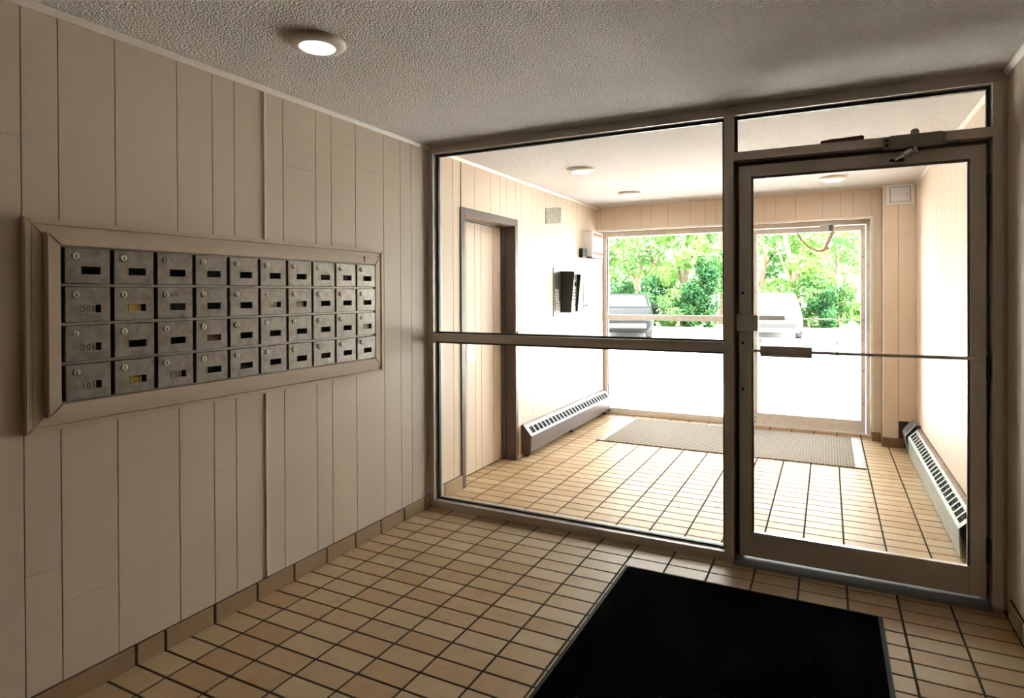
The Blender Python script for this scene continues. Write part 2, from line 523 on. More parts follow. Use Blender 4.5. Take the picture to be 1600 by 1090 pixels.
def minus(rect, holes):
    rs = [rect]
    for (ha, hb, hc, hd) in holes:
        nx = []
        for (a, b, c, d) in rs:
            if hb <= a or ha >= b or hd <= c or hc >= d:
                nx.append((a, b, c, d)); continue
            if ha > a: nx.append((a, ha, c, d))
            if hb < b: nx.append((hb, b, c, d))
            a2, b2 = max(a, ha), min(b, hb)
            if hd < d: nx.append((a2, b2, hd, d))
            if hc > c: nx.append((a2, b2, c, hc))
        rs = nx
    return [r for r in rs if r[1] - r[0] > 0.015 and r[3] - r[2] > 0.015]

def panel(parent, face, gs, z0, z1, holes=(), cuts={}, plane=0.0):
    for i in range(len(gs) - 1):
        a, b = gs[i] + G / 2, gs[i + 1] - G / 2
        if b - a < 0.012: continue
        zs = [z0]
        for (cy_, cz) in cuts:
            if a < cy_ < b and z0 < cz < z1: zs.append(cz)
        zs = sorted(zs) + [z1]
        for k in range(len(zs) - 1):
            for (p, q, c, d) in minus((a, b, zs[k] + (0.0002 if k else 0), zs[k + 1] - (0.0002 if k < len(zs) - 2 else 0)), holes):
                org = {'+x': (plane, p, c), '-x': (plane, q, c), '-y': (p, plane, c)}[face]
                slab('plank', parent, face, org, q - p, d - c, T, 0.0009, 'paint')

CUTS = [(-2.243, 0.865), (-2.159, 0.469), (-2.017, 0.343), (-1.608, 0.209), (-1.474, 0.641), (-1.21, 0.494), (-1.053, 0.192),
        (-0.758, 0.365), (-0.549, 0.266), (-0.347, 0.538), (-1.066, 2.006), (-0.762, 2.189), (-0.555, 2.082), (-0.245, 1.796),
        (-0.226, 1.031), (0.2, 0.80), (0.33, 0.62), (-2.3, 1.9), (1.5, 1.9), (1.9, 0.8), (2.5, 0.9)]
wl = MB()
wl.box(-0.35, -T, YB, D0, -0.1, H)
wl.box(-0.35, -T, D0, D1, 1.945, H)
wl.box(-0.35, -T, D1, 3.62, -0.1, H)
wl.box(-0.35, -0.17, D0, D1, -0.1, 1.945)
wall_left = struct('wall_left', wl, 'groove', 'cream painted random-plank panelled wall')
DHOLE = (0.385, 1.25, -1, 2.0)
panel(wall_left, '+x', grooves(YB, 0.0), 0.0, H, cuts=CUTS, plane=-T)
panel(wall_left, '+x', grooves(0.0, YE), 0.0, H, holes=[DHOLE], cuts=CUTS, plane=-T)
for za, zb in ((0.080, 0.933), (1.642, H - 0.025)):
    slab('batten', wall_left, '+x', (0, SEAM - 0.008, za), 0.016, zb - za, 0.007, 0.002, 'trimwhite')

# the right wall ends at YC; unseen dark corridor added to soak up light
wr = B(WR + T, WR + 0.35, YC, 3.62, -0.1, H)
wall_right = struct('wall_right', wr, 'groove', 'cream panelled wall beside the glass door')
panel(wall_right, '-x', grooves(YC, 0.0, -0.6), 0.0, H, cuts=[(-0.25, 1.62), (-0.25, 0.7), (-0.5, 1.1)], plane=WR + T)
panel(wall_right, '-x', grooves(0.0, 3.04, 0.35), 0.0, H, cuts=[(1.1, 1.3), (2.0, 1.5)], plane=WR + T)
slab('end_board', wall_right, '-y', (WR, YC, 0.0), 0.34, H, T, 0.0012, 'paint')
struct('wall_added_corridor', B(WR + 0.34, 7.6, YC + 0.001, YC + 0.15, -0.1, H + 0.2), 'brown', 'unseen brown wall of the corridor added to darken the lobby')
struct('wall_added_end', B(7.5, 7.7, YB - 0.2, YC + 0.15, -0.1, H + 0.2), 'brown', 'unseen brown end wall of the added light-absorbing corridor')
struct('wall_back', B(-0.35, 7.7, YB - 0.2, YB, -0.1, H), 'brown', 'unseen back wall, made brown to cut bounced light')  # out of view; brown and set far back to dim the lobby

# wall over the entrance, its return beside the door, and the pilaster
wf = MB()
wf.box(-0.35, WR + 0.35, YF + T, 3.62, 2.085, H)
wf.box(2.705, WR + 0.35, YF + T, 3.62, -0.1, 2.085)
wall_front = struct('wall_front', wf, 'groove', 'cream panelled wall over the entrance door and window')
gf = [0.0] + [q for q in grooves(0.0, 2.77, 0.2)[1:-1]] + [2.705, 2.785]
gf = sorted(set(q for q in gf if q < 2.69 or q in (2.705, 2.785)))
panel(wall_front, '-y', gf, 2.09, H, plane=YF + T)
slab('plank', wall_front, '-y', (2.7075, YF + T, 0.0), 0.0755, 2.088, T, 0.0012, 'paint')
wp = MB().box(2.785, WR + T, 3.04 + T, YF + 0.1, 0.0, H)
wall_pilaster = struct('wall_pilaster', wp, 'groove', 'cream boxed pilaster between entrance door and right wall')
slab('plank', wall_pilaster, '-y', (2.787, 3.04 + T, 0.0), 0.112, H, T, 0.0012, 'paint')
slab('plank', wall_pilaster, '-y', (2.9025, 3.04 + T, 0.235), 0.131, H - 0.235, T, 0.0012, 'paint')
slab('corner_bead', wall_pilaster, '-y', (2.779, 3.046, 0.085), 0.011, H - 0.09, 0.012, 0.003, 'trimwhite')
part('opening', B(2.9025, WR, 3.041, 3.046, 0.0, 0.235), 'black', wall_pilaster)  # flat black sheet painted in for the shade inside the hole

# ------------------------------------------------------------------ baseboards and mouldings
base_left = struct_root('baseboard_left', 'buff tile skirting along the panelled wall')
part('grout_bed', B(0.0, 0.006, YB, 0.0, 0, 0.077), 'grout', base_left)
bj = [-0.002, -0.0648, -0.2768] + [-0.4888 - 0.212 * k for k in range(7)] + [-1.872, -2.205]
while bj[-1] > YB + 0.2: bj.append(bj[-1] - 0.212)
for a, b in zip(bj[1:], bj[:-1]):
    slab('base_tile', base_left, '+x', (0.0, a + 0.005, 0.0), b - a - 0.010, 0.075, 0.013, 0.002, 'basetile')
part('grout_bed', B(0.0, 0.006, 0.11, 0.386, 0, 0.102), 'grout', base_left)
for a, b in ((0.112, 0.165), (0.165, 0.384)):
    slab('base_tile', base_left, '+x', (0.0, a + 0.002, 0.0), b - a - 0.004, 0.1, 0.012, 0.002, 'basetile')
base_right = struct_root('baseboard_right', 'buff tile skirting along the right wall')
part('grout_bed', B(WR - 0.006, WR, YC, -0.05, 0, 0.079), 'grout', base_right)
y = -0.05
while y > YC + 0.2:
    slab('base_tile', base_right, '-x', (WR, y - 0.004, 0.0), 0.204, 0.077, 0.013, 0.002, 'basetile')
    y -= 0.212
base_front = struct_root('baseboard_front', 'dirty brown base blocks at the pilaster foot')
part('base_block', B(2.772, 2.94, 3.008, 3.041, 0, 0.082, c=0.004), 'rust', base_front)
part('base_block', B(2.703, 2.772, 3.195, 3.222, 0, 0.082, c=0.004), 'rust', base_front)

struct('trim_1', MB().prism([(0, H), (0.016, H), (0.016, H - 0.006), (0.008, H - 0.024), (0, H - 0.024)], 'y', YB, 0.0), 'trimwhite', 'cream ceiling moulding on the mailbox wall')
struct('trim_2', MB().prism([(0, H), (0.014, H), (0.014, H - 0.006), (0.007, H - 0.022), (0, H - 0.022)], 'y', 0.11, YF), 'trimwhite', 'cream ceiling moulding in the vestibule')
struct('trim_3', MB().prism([(WR, H), (WR - 0.02, H), (WR - 0.02, H - 0.008), (WR - 0.008, H - 0.03), (WR, H - 0.03)], 'y', YC, 0.0), 'trimwhite', 'cream ceiling moulding above the right wall')
struct('trim_4', MB().prism([(WR, H), (WR - 0.014, H), (WR - 0.007, H - 0.022), (WR, H - 0.022)], 'y', 0.11, 3.04), 'trimwhite', 'cream ceiling moulding above the vestibule right wall')
tr = MB()
tr.box(0.0, 2.72, YF - 0.004, YF + 0.012, 2.072, 2.092, c=0.002)
tr.box(2.695, 2.715, YF - 0.004, YF + 0.012, 0.085, 2.075, c=0.002)
struct('trim_5', tr, 'trimwhite', 'cream edge trim round the entrance opening')

# ------------------------------------------------------------------ glazed partition
FD = 0.105
win1 = struct_root('window_1', 'tall glazed partition with taupe aluminium frame')
c = 0.002
part('jamb', B(0.001, 0.036, 0, FD, 0, H, c=c), 'alu', win1)
part('header', B(0.036, WR - 0.018, 0, FD, 2.293, H, c=c), 'alu', win1)
part('mullion', B(1.855, 1.902, -0.004, FD, 0, 2.293, c=c), 'alu', win1)
part('jamb', B(2.979, WR - 0.018, -0.003, FD, 0, 2.293, c=c), 'alu', win1)
part('filler_strip', B(WR - 0.018, WR, 0.012, FD, 0, H), 'wood', win1)
part('middle_rail', B(0.036, 1.855, 0.0, FD, 1.079, 1.130, c=c), 'alu', win1)
part('sill', B(0.036, 1.855, 0, FD, 0, 0.046, c=c), 'alu', win1)
part('transom_bar', B(1.902, 2.979, -0.014, FD, 2.058, 2.101, c=c), 'alu', win1)
def stops(x0, x1, z0, z1, s=0.014, bot='alubright'):
    part('glazing_bead', B(x0, x0 + s, 0.046, 0.066, z0, z1), 'aludark', win1)
    part('glazing_bead', B(x1 - s, x1, 0.046, 0.066, z0, z1), 'aludark', win1)
    part('glazing_bead', B(x0 + s, x1 - s, 0.046, 0.066, z1 - s, z1), 'aludark', win1)
    part('glazing_bead', B(x0 + s, x1 - s, 0.046, 0.066, z0, z0 + s * 0.7), 'aludark', win1)
    part('pane', B(x0 + 0.004, x1 - 0.004, 0.053, 0.059, z0 + 0.003, z1 - 0.003), 'glass', win1)
stops(0.036, 1.855, 1.130, 2.293)
stops(0.036, 1.855, 0.046, 1.079)
stops(1.902, 2.979, 2.101, 2.293)
for x in (0.05, 1.838):
    part('screw', MB().cyl((x, 0.02, 0.046), 0.004, 0.001, 'z', 10), 'aludark', win1)

# inner glass door
door1 = struct_root('door_1', 'glass door in taupe aluminium frame with push bar')
dy0, dy1 = 0.022, 0.066
part('stile', B(1.926, 1.984, dy0, dy1, 0.036, 2.034, c=c), 'alu', door1)
part('stile', B(2.905, 2.962, dy0, dy1, 0.036, 2.034, c=c), 'alu', door1)
part('top_rail', B(1.984, 2.905, dy0, dy1, 1.977, 2.034, c=c), 'alu', door1)
part('bottom_rail', B(1.984, 2.905, dy0, dy1, 0.036, 0.155, c=c), 'alu', door1)
gb = MB()
gb.box(1.984, 1.994, 0.038, 0.052, 0.155, 1.977)
gb.box(2.895, 2.905, 0.038, 0.052, 0.155, 1.977)
gb.box(1.994, 2.895, 0.038, 0.052, 1.966, 1.977)
part('glazing_bead', gb, 'closer', door1)
part('glazing_bead', B(1.984, 2.905, 0.026, 0.052, 0.155, 0.161), 'alubright', door1)
part('pane', B(1.988, 2.901, 0.042, 0.048, 0.158, 1.974), 'glass', door1)
part('door_stop', B(1.902, 1.944, 0.068, 0.09, 0.02, 2.058), 'closer', door1)
part('door_stop', B(2.944, 2.979, 0.068, 0.09, 0.02, 2.058), 'closer', door1)
part('door_stop', B(1.944, 2.944, 0.068, 0.09, 2.016, 2.058), 'closer', door1)
part('threshold', MB().prism([(-0.035, 0), (-0.025, 0.014), (0.03, 0.022), (0.09, 0.022), (0.10, 0)], 'x', 1.903, 2.978), 'alugrey', door1)
bar = MB().tube([(1.945, 0.022, 1.094), (1.945, -0.028, 1.094)], 0.006)
bar.tube([(2.94, 0.022, 1.094), (2.94, -0.028, 1.094)], 0.006)
bar.box(1.938, 2.95, -0.036, -0.024, 1.088, 1.102, c=0.003)
pb = part('push_bar', bar, 'alu', door1)
pp = MB().box(2.035, 2.268, -0.062, -0.022, 1.085, 1.122, c=0.002)
pp.prism([(-0.060, 1.086), (-0.036, 1.068), (-0.022, 1.068), (-0.022, 1.086)], 'x', 2.036, 2.267)
part('push_plate', pp, 'alu', pb)
lk = MB().box(1.922, 2.022, -0.05, 0.022, 1.194, 1.272, c=0.003)
lk.box(1.915, 1.935, -0.012, 0.022, 1.188, 1.278, c=0.002)
part('lock_case', lk, 'alu', door1)
for z in (1.385, 1.128, 0.892):
    part('bolt', MB().lathe([(0.007, 0), (0.007, -0.004), (0.004, -0.007)], (1.943, dy0, z), 'y', 12), 'black', door1)
for z in (0.25, 1.05, 1.85):
    part('hinge', MB().cyl((2.966, 0.018, z - 0.05), 0.006, 0.1, 'z', 10), 'aludark', door1)

# ------------------------------------------------------------------ side door in the left vestibule wall
door3 = struct_root('door_3', 'panelled service door in a dark brown frame')
J0, J1, JZ = 0.382, 1.252, 2.002
def architrave(a, b, c_, d):
    return B(-0.15, 0.010, a, b, c_, d, c=0.002)
part('door_frame', architrave(J0, J0 + 0.05, 0, JZ), 'brown', door3)
part('door_frame', architrave(J1 - 0.045, J1, 0, JZ), 'brown', door3)
part('door_frame', architrave(J0 + 0.05, J1 - 0.045, JZ - 0.055, JZ), 'brown', door3)
st = MB().box(-0.118, -0.09, 1.193, 1.207, 0, 1.947)
st.box(-0.118, -0.09, 0.432, 1.207, 1.93, 1.947)
part('door_stop', st, 'brown', door3)
part('leaf', B(-0.17, -0.131, 0.434, 1.206, 0.006, 1.946), 'groove', door3)
dg = [0.434, 0.56, 0.66, 0.784, 0.878, 1.065, 1.18, 1.206]
for a, b in zip(dg[:-1], dg[1:]):
    slab('plank', door3, '+x', (-0.131, a + 0.0015, 0.006), b - a - 0.003, 1.94, T, 0.0012, 'paint')
pl = part('push_plate', B(-0.125, -0.121, 0.655, 0.775, 0.862, 1.008, c=0.0015), 'steel', door3)
for y_, z_ in ((0.668, 0.995), (0.762, 0.995), (0.668, 0.875), (0.762, 0.875)):
    part('screw', MB().cyl((-0.121, y_, z_), 0.005, 0.0015, 'x', 8), 'aludark', pl)
part('hinge_pin', MB().cyl((0.012, J1 - 0.02, 1.02), 0.007, 0.05, 'z', 10), 'brown', door3)

# ------------------------------------------------------------------ entrance window and door
win2 = struct_root('window_2', 'large entrance window looking onto the parking lot')
ED = 0.075
WX0, WX1 = 0.002, 1.60
part('jamb', B(WX0, 0.036, YE, YE + ED, 0.0, 2.085, c=c), 'extalu', win2)
part('jamb', B(1.555, WX1, YE, YE + ED, 0.0, 2.085, c=c), 'extalu', win2)
part('header', B(0.036, 1.555, YE, YE + ED, 2.03, 2.085, c=c), 'extalu', win2)
part('middle_rail', B(0.036, 1.555, YE, YE + ED, 1.078, 1.138, c=c), 'extalu', win2)
part('sill', B(0.036, 1.555, YE, YE + ED, 0.03, 0.062, c=c), 'extalu', win2)
part('kerb_board', B(WX0, WX1, YE - 0.012, YE + ED, 0, 0.03, c=0.002), 'trimwhite', win2)
part('pane', B(0.038, 1.553, YE + 0.034, YE + 0.04, 1.14, 2.028), 'glass', win2)
part('pane', B(0.038, 1.553, YE + 0.034, YE + 0.04, 0.064, 1.076), 'glass', win2)
part('gasket', B(0.036, 0.044, YE + 0.026, YE + 0.034, 0.062, 2.03), 'alugrey', win2)

door2 = struct_root('door_2', 'worn white-framed glass entrance door')
part('frame_jamb', B(1.60, 1.632, YE - 0.01, YE + ED, 0, 2.085, c=c), 'extalu', door2)
part('frame_jamb', B(2.668, 2.700, YE - 0.01, YE + ED, 0, 2.085, c=c), 'extalu', door2)
part('frame_head', B(1.632, 2.668, YE - 0.01, YE + ED, 2.045, 2.085, c=c), 'extalu', door2)
part('stile', B(1.637, 1.676, YE + 0.004, YE + 0.05, 0.02, 2.04, c=c), 'extalu', door2)
part('stile', B(2.622, 2.663, YE + 0.004, YE + 0.05, 0.02, 2.04, c=c), 'extalu', door2)
part('top_rail', B(1.676, 2.622, YE + 0.004, YE + 0.05, 1.985, 2.04, c=c), 'extalu', door2)
part('bottom_rail', B(1.676, 2.622, YE + 0.004, YE + 0.05, 0.02, 0.135, c=c), 'extalu', door2)
part('pane', B(1.678, 2.620, YE + 0.024, YE + 0.03, 0.137, 1.983), 'glass', door2)
part('threshold', B(1.60, 2.70, YE - 0.03, YE + ED, 0, 0.016, c=0.003), 'extalu', door2)
bar = MB().box(1.655, 2.655, YE - 0.045, YE - 0.035, 1.112, 1.124, c=0.002)
bar.box(1.655, 1.667, YE - 0.045, YE + 0.005, 1.11, 1.126)
bar.box(2.640, 2.655, YE - 0.045, YE + 0.005, 1.105, 1.131)
pb = part('push_bar', bar, 'alubright', door2)
part('push_plate', B(1.70, 1.945, YE - 0.065, YE - 0.034, 1.098, 1.152, c=0.003), 'alubright', pb)
for z in (0.30, 0.62, 0.93, 1.04, 1.36, 1.73):
    part('rivet', MB().cyl((2.643, YE - 0.0, z), 0.005, 0.004, 'y', 8), 'aludark', door2)
for z in (0.045, 0.09, 1.4):
    part('rivet', MB().cyl((1.655, YE - 0.0, z), 0.006, 0.004, 'y', 8), 'aludark', door2)

# ------------------------------------------------------------------ mailboxes
MX = 0.034
ms = thing('mailbox_surround', (0.0, -1.345, 0.93), 'cream painted double wooden moulding framing the mailboxes', 'frame')
def ring(y0, y1, z0, z1, w, x0, x1, nm, bev=0.003):
    for poly in ([(y0, z0), (y1, z0), (y1 - w, z0 + w), (y0 + w, z0 + w)], [(y0 + w, z1 - w), (y1 - w, z1 - w), (y1, z1), (y0, z1)],
                 [(y0, z0), (y0 + w, z0 + w), (y0 + w, z1 - w), (y0, z1)], [(y1 - w, z0 + w), (y1, z0), (y1, z1), (y1 - w, z1 - w)]):
        # slightly shrunk so the mitres show
        cy_, cz_ = sum(p[0] for p in poly) / 4, sum(p[1] for p in poly) / 4
        poly = [(cy_ + (p[0] - cy_) * 0.9994, cz_ + (p[1] - cz_) * 0.9985) for p in poly]
        m = MB().prism(poly, 'x', x0, x1)
        bm = bmesh.new()
        vv = [bm.verts.new(p) for p in m.v]
        for f in m.f: bm.faces.new([vv[i] for i in f])
        bmesh.ops.recalc_face_normals(bm, faces=bm.faces[:])
        ed = [e for e in bm.edges if all(abs(q.co.x - x1) < 1e-6 for q in e.verts)]
        bmesh.ops.bevel(bm, geom=ed, offset=bev, segments=2, affect='EDGES')
        part(nm, MB().bm(bm), 'wood', ms)
ring(-2.218, -0.472, 0.935, 1.640, 0.018, 0.0006, 0.024, 'outer_moulding')
ring(-2.199, -0.491, 0.954, 1.621, 0.036, 0.0006, 0.018, 'flat_board')
ring(-2.164, -0.525, 0.984, 1.594, 0.040, 0.018, 0.043, 'inner_moulding')
hk = MB().tube([(0.043, -0.652, 1.562), (0.043, -0.652, 1.585)], 0.0035)
hk.lathe([(0.008, 0), (0.008, 0.004), (0.004, 0.006)], (0.043, -0.652, 1.587), 'x', 12)
part('brass_hook', hk, 'brass', ms, 'small brass hook')

mbk = thing('mailbox_bank', (0.0, -1.345, 1.02), 'wall bank of forty aged aluminium mailboxes with locks', 'mailbox')
Y0, Y1, Z0, Z1 = -2.124, -0.566, 1.025, 1.553
part('back_panel', B(0.019, 0.024, Y0, Y1, Z0, Z1), 'mailgap', mbk)
PY, PZ = (Y1 - Y0) / 10, (Z1 - Z0) / 4
for i in range(11):
    y_ = Y0 + i * PY
    part('divider', B(0.024, MX - 0.002, max(y_ - 0.0035, Y0), min(y_ + 0.0035, Y1), Z0, Z1, c=0.001), 'mailframe', mbk)
for i in range(5):
    z_ = Z0 + i * PZ
    part('divider', B(0.024, MX, Y0, Y1, max(z_ - 0.005, Z0), min(z_ + 0.005, Z1), c=0.001), 'mailframe', mbk)

def door_mesh(w, h, d, s):
    """plate with a rectangular name slot cut right through; local y width, z height, x out"""
    m = MB()
    a, b, c_, e = s
    m.box(0, d, 0, w, 0, c_); m.box(0, d, 0, w, e, h); m.box(0, d, 0, a, c_, e); m.box(0, d, b, w, c_, e)
    bm = bmesh.new()
    ys, zs = [0, a, b, w], [0, c_, e, h]
    v = {(i, j, k): bm.verts.new((d * k, ys[i], zs[j])) for i in range(4) for j in range(4) for k in range(2)}
    for i in range(3):
        for j in range(3):
            if (i, j) == (1, 1): continue
            bm.faces.new([v[i, j, 1], v[i + 1, j, 1], v[i + 1, j + 1, 1], v[i, j + 1, 1]])
            bm.faces.new([v[i, j, 0], v[i, j + 1, 0], v[i + 1, j + 1, 0], v[i + 1, j, 0]])
    for i in range(3):
        for j in (0, 3):
            bm.faces.new([v[i, j, 0], v[i + 1, j, 0], v[i + 1, j, 1], v[i, j, 1]])
            bm.faces.new([v[j, i, 0], v[j, i, 1], v[j, i + 1, 1], v[j, i + 1, 0]])
    for p in (((1, 1), (2, 1)), ((2, 1), (2, 2)), ((2, 2), (1, 2)), ((1, 2), (1, 1))):
        bm.faces.new([v[p[0] + (0,)], v[p[1] + (0,)], v[p[1] + (1,)], v[p[0] + (1,)]])
    return MB().bm(bm)
DW, DH, DD = PY - 0.0155, PZ - 0.0135, 0.013
SL = (0.049, 0.111, 0.031, 0.058)
dm = door_mesh(DW, DH, DD, SL).mesh('mailbox_door', 'mail')
lockm = MB().lathe([(0.0115, 0), (0.0115, 0.004), (0.009, 0.006)], (0, 0, 0), 'x', 20).mesh('lock', 'lockface', smooth=True)
khm = B(0.0058, 0.0064, -0.002, 0.002, -0.006, 0.005).mesh('keyhole', 'black')
rim = MB()
for a, b, c_, e in ((SL[0] - 0.002, SL[0], SL[2] - 0.002, SL[3] + 0.002), (SL[1], SL[1] + 0.002, SL[2] - 0.002, SL[3] + 0.002),
                    (SL[0], SL[1], SL[2] - 0.002, SL[2]), (SL[0], SL[1], SL[3], SL[3] + 0.002)):
    rim.box(DD - 0.001, DD + 0.001, a, b, c_, e)
rimm = rim.mesh('slot_rim', 'mailframe')
cardm = {k: B(0.004, 0.005, SL[0] - .001, SL[0] + (SL[1] - SL[0]) * wd, SL[2] - 0.001, SL[3] + 0.001).mesh('name_card', k)
         for k, wd in (('carddark', 1.02), ('card', 0.78), ('cardyellow', 0.8), ('cardred', 0.95))}
cards = {(1, 0): 'card', (1, 1): 'cardyellow', (2, 0): 'card', (3, 0): 'card', (2, 3): 'cardred', (1, 5): 'card', (1, 6): 'card', (3, 1): 'cardyellow', (3, 2): 'card', (2, 9): 'card'}
words = {(1, 0): '301', (2, 0): '201', (3, 0): '101', (3, 1): '102', (3, 2): '103'}
dg_ = bpy.context.evaluated_depsgraph_get
def text_mesh(s, size, mat):
    cu = bpy.data.curves.new('lettering', 'FONT')
    cu.body = s; cu.size = size; cu.extrude = 0.0002
    cu.space_character = 1.15
    ob = bpy.data.objects.new('lettering', cu)
    COL.objects.link(ob)
    bpy.context.view_layer.update()
    me = bpy.data.meshes.new_from_object(ob.evaluated_get(dg_()))
    bpy.data.objects.remove(ob); bpy.data.curves.remove(cu)
    me.materials.clear(); me.materials.append(M[mat])
    return me
TXT = Matrix(((0, 0, 1), (1, 0, 0), (0, 1, 0))).to_4x4()
base = Vector(mbk.location)
for r in range(4):
    for q in range(10):
        zb = Z1 - (r + 1) * PZ + 0.0068
        yb = Y0 + q * PY + 0.0115
        d = link('mailbox_door', dm, mbk)
        d.location = Vector((0.030, yb, zb)) - base
        l = link('lock', lockm, d)
        l.location = (DD, 0.031, DH - 0.026)
        k = link('keyhole', khm, d)
        k.location = l.location
        if (r, q) in ((1, 5), (2, 0), (2, 9), (2, 5)):
            l.scale = (0.4, 0.8, 0.8); k.scale = (0.45, 1, 1)
        link('slot_rim', rimm, d)
        link('name_card', cardm[cards.get((r, q), 'carddark')], d)
        if (r, q) in words:
            t = link('lettering', text_mesh(words[r, q], 0.026, 'ink'), d)
            t.matrix_local = Matrix.Translation((0.0053, SL[0] + 0.003, SL[2] + 0.0035)) @ TXT
        if (r, q) == (1, 2):
            t = link('lettering', text_mesh('302', 0.02, 'ink'), d)
            t.matrix_local = Matrix.Translation((DD + 0.0001, 0.047, DH - 0.033)) @ TXT

# ------------------------------------------------------------------ ceiling lights
def ceiling_light(x, y, label, lamp='lampbright'):
    t = thing('ceiling_light', (x, y, H), label, 'light', 'round ceiling lights')
    part('trim_ring', MB().lathe([(0.102, 0), (0.105, -0.004), (0.104, -0.012), (0.098, -0.018), (0.072, -0.026), (0.066, -0.024)], (x, y, H), 'z', 48), 'fixture', t, smooth=True)
    part('diffuser', MB().lathe([(0.066, -0.0235), (0.062, -0.027), (0.03, -0.0285)], (x, y, H), 'z', 40), lamp, t, smooth=True)
ceiling_light(0.600, -1.536, 'round disc ceiling light above the lobby floor by the mailboxes', 'lamp')
ceiling_light(0.627, 1.125, 'round disc ceiling light in the vestibule nearest the glass partition')
ceiling_light(0.637, 2.37, 'round disc ceiling light in the vestibule in front of the entrance window')
ceiling_light(2.377, 2.406, 'round disc ceiling light in front of the entrance door')

# ------------------------------------------------------------------ mats
bmx = thing('floor_mat', (1.978, -1.2, 0), 'black carpet mat on the lobby floor before the glass door', 'mat')
part('rubber_border', B(BM[0], BM[1], BM[2], BM[3], 0.0005, 0.005, c=0.002), 'rubber', bmx)
part('pile', B(BM[0] + 0.018, BM[1] - 0.018, BM[2] + 0.018, BM[3] - 0.018, 0.004, 0.011, c=0.003), 'matblack', bmx)
tmx = thing('entrance_mat', (1.49, 2.69, 0), 'tan woven mat inside the entrance window and door', 'mat')
part('woven_field', B(TM[0] + 0.075, TM[1] - 0.075, TM[2], TM[3], 0.0005, 0.010, c=0.002), 'mattan', tmx)
for x0, sgn in ((TM[0], 1), (TM[1], -1)):
    m = MB()
    for k in range(5):
        a = x0 + sgn * (0.002 + k * 0.0145)
        m.box(min(a, a + sgn * 0.011), max(a, a + sgn * 0.011), TM[2], TM[3], 0.0005, 0.011)
    m.box(min(x0, x0 + sgn * 0.075), max(x0, x0 + sgn * 0.075), TM[2], TM[3], 0.0005, 0.006)
    part('metal_edging', m, 'edging', tmx)

# ------------------------------------------------------------------ door closers and the wood scrap
cl = thing('door_closer', (2.685, -0.014, 2.04), 'grey surface door closer on the bar above the glass door', 'door closer')
part('housing', B(2.590, 2.792, -0.062, -0.014, 2.038, 2.094, c=0.004), 'closer', cl)
ec = MB().box(2.564, 2.590, -0.05, -0.014, 2.036, 2.092, c=0.003)
part('end_cap', ec, 'closer', cl)
part('end_cap', B(2.792, 2.806, -0.05, -0.014, 2.040, 2.092, c=0.003), 'closer', cl)
for z in (2.053, 2.075):
    part('screw', MB().cyl((2.577, -0.05, z), 0.006, -0.003, 'y', 10), 'black', cl)
part('valve_cap', MB().lathe([(0.017, 0), (0.017, 0.018), (0.011, 0.026)], (2.688, -0.038, 2.092), 'z', 20), 'closer', cl)
part('spindle', MB().lathe([(0.012, 0.004), (0.012, -0.016)], (2.672, -0.038, 2.038), 'z', 16), 'aludark', cl)
arm = MB().prism([(2.668, 2.022), (2.70, 2.014), (2.692, 2.042), (2.676, 2.034)], 'y', -0.046, -0.03)
arm.tube([(2.672, -0.045, 2.024), (2.642, -0.06, 2.004)], [0.011, 0.010], 10)
arm.tube([(2.642, -0.055, 2.004), (2.615, -0.02, 1.992)], [0.006, 0.005], 10)
part('arm', arm, 'hatch', cl)  # pale paint colour stands in for light catching the chrome arm
part('door_bracket', B(2.592, 2.65, -0.006, 0.022, 1.985, 1.998, c=0.002), 'black', cl)

sw = MB().prism([(2.302, 2.1015), (2.488, 2.1015), (2.490, 2.121), (2.480, 2.126), (2.42, 2.123), (2.345, 2.122), (2.306, 2.117)], 'y', 0.008, 0.042)
tag(link('wood_scrap', sw.mesh('wood_scrap', 'rustwood', (2.395, 0.025, 2.1015))), 'thin reddish wood scrap lying on the bar above the glass door', 'wood').location = (2.395, 0.025, 2.1015)

cl = thing('door_closer', (2.38, YE - 0.01, 2.05), 'shiny door closer above the entrance door with a dangling arm', 'door closer')
part('housing', B(2.262, 2.475, YE - 0.065, YE - 0.01, 2.044, 2.082, c=0.006), 'hatch', cl)
part('end_cap', B(2.475, 2.497, YE - 0.055, YE - 0.01, 2.046, 2.082, c=0.003), 'hatch', cl)
br = MB().prism([(2.27, 2.004), (2.38, 2.004), (2.395, 2.044), (2.262, 2.044)], 'y', YE - 0.03, YE - 0.014)
part('bracket', br, 'hatch', cl)
part('spindle', MB().cyl((2.362, YE - 0.045, 1.985), 0.018, 0.06, 'z', 14), 'alugrey', cl)
am = MB()
am.prism([(2.368, 1.990), (2.398, 1.976), (2.338, 1.836), (2.356, 1.820), (2.345, 1.800), (2.295, 1.800), (2.300, 1.828)], 'y', YE - 0.062, YE - 0.05)
part('arm', am, 'armtan', cl)
pts = [(2.062, 1.990), (2.075, 1.955), (2.10, 1.912), (2.13, 1.872), (2.165, 1.838), (2.205, 1.812), (2.245, 1.796), (2.28, 1.796), (2.315, 1.808)]
part('cable', MB().tube([(x, YE - 0.055 + 0.02 * math.sin(k * .4), z) for k, (x, z) in enumerate(pts)], [0.005, 0.007, 0.009, 0.010, 0.010, 0.010, 0.012, 0.014, 0.012], 8), 'armtan', cl)

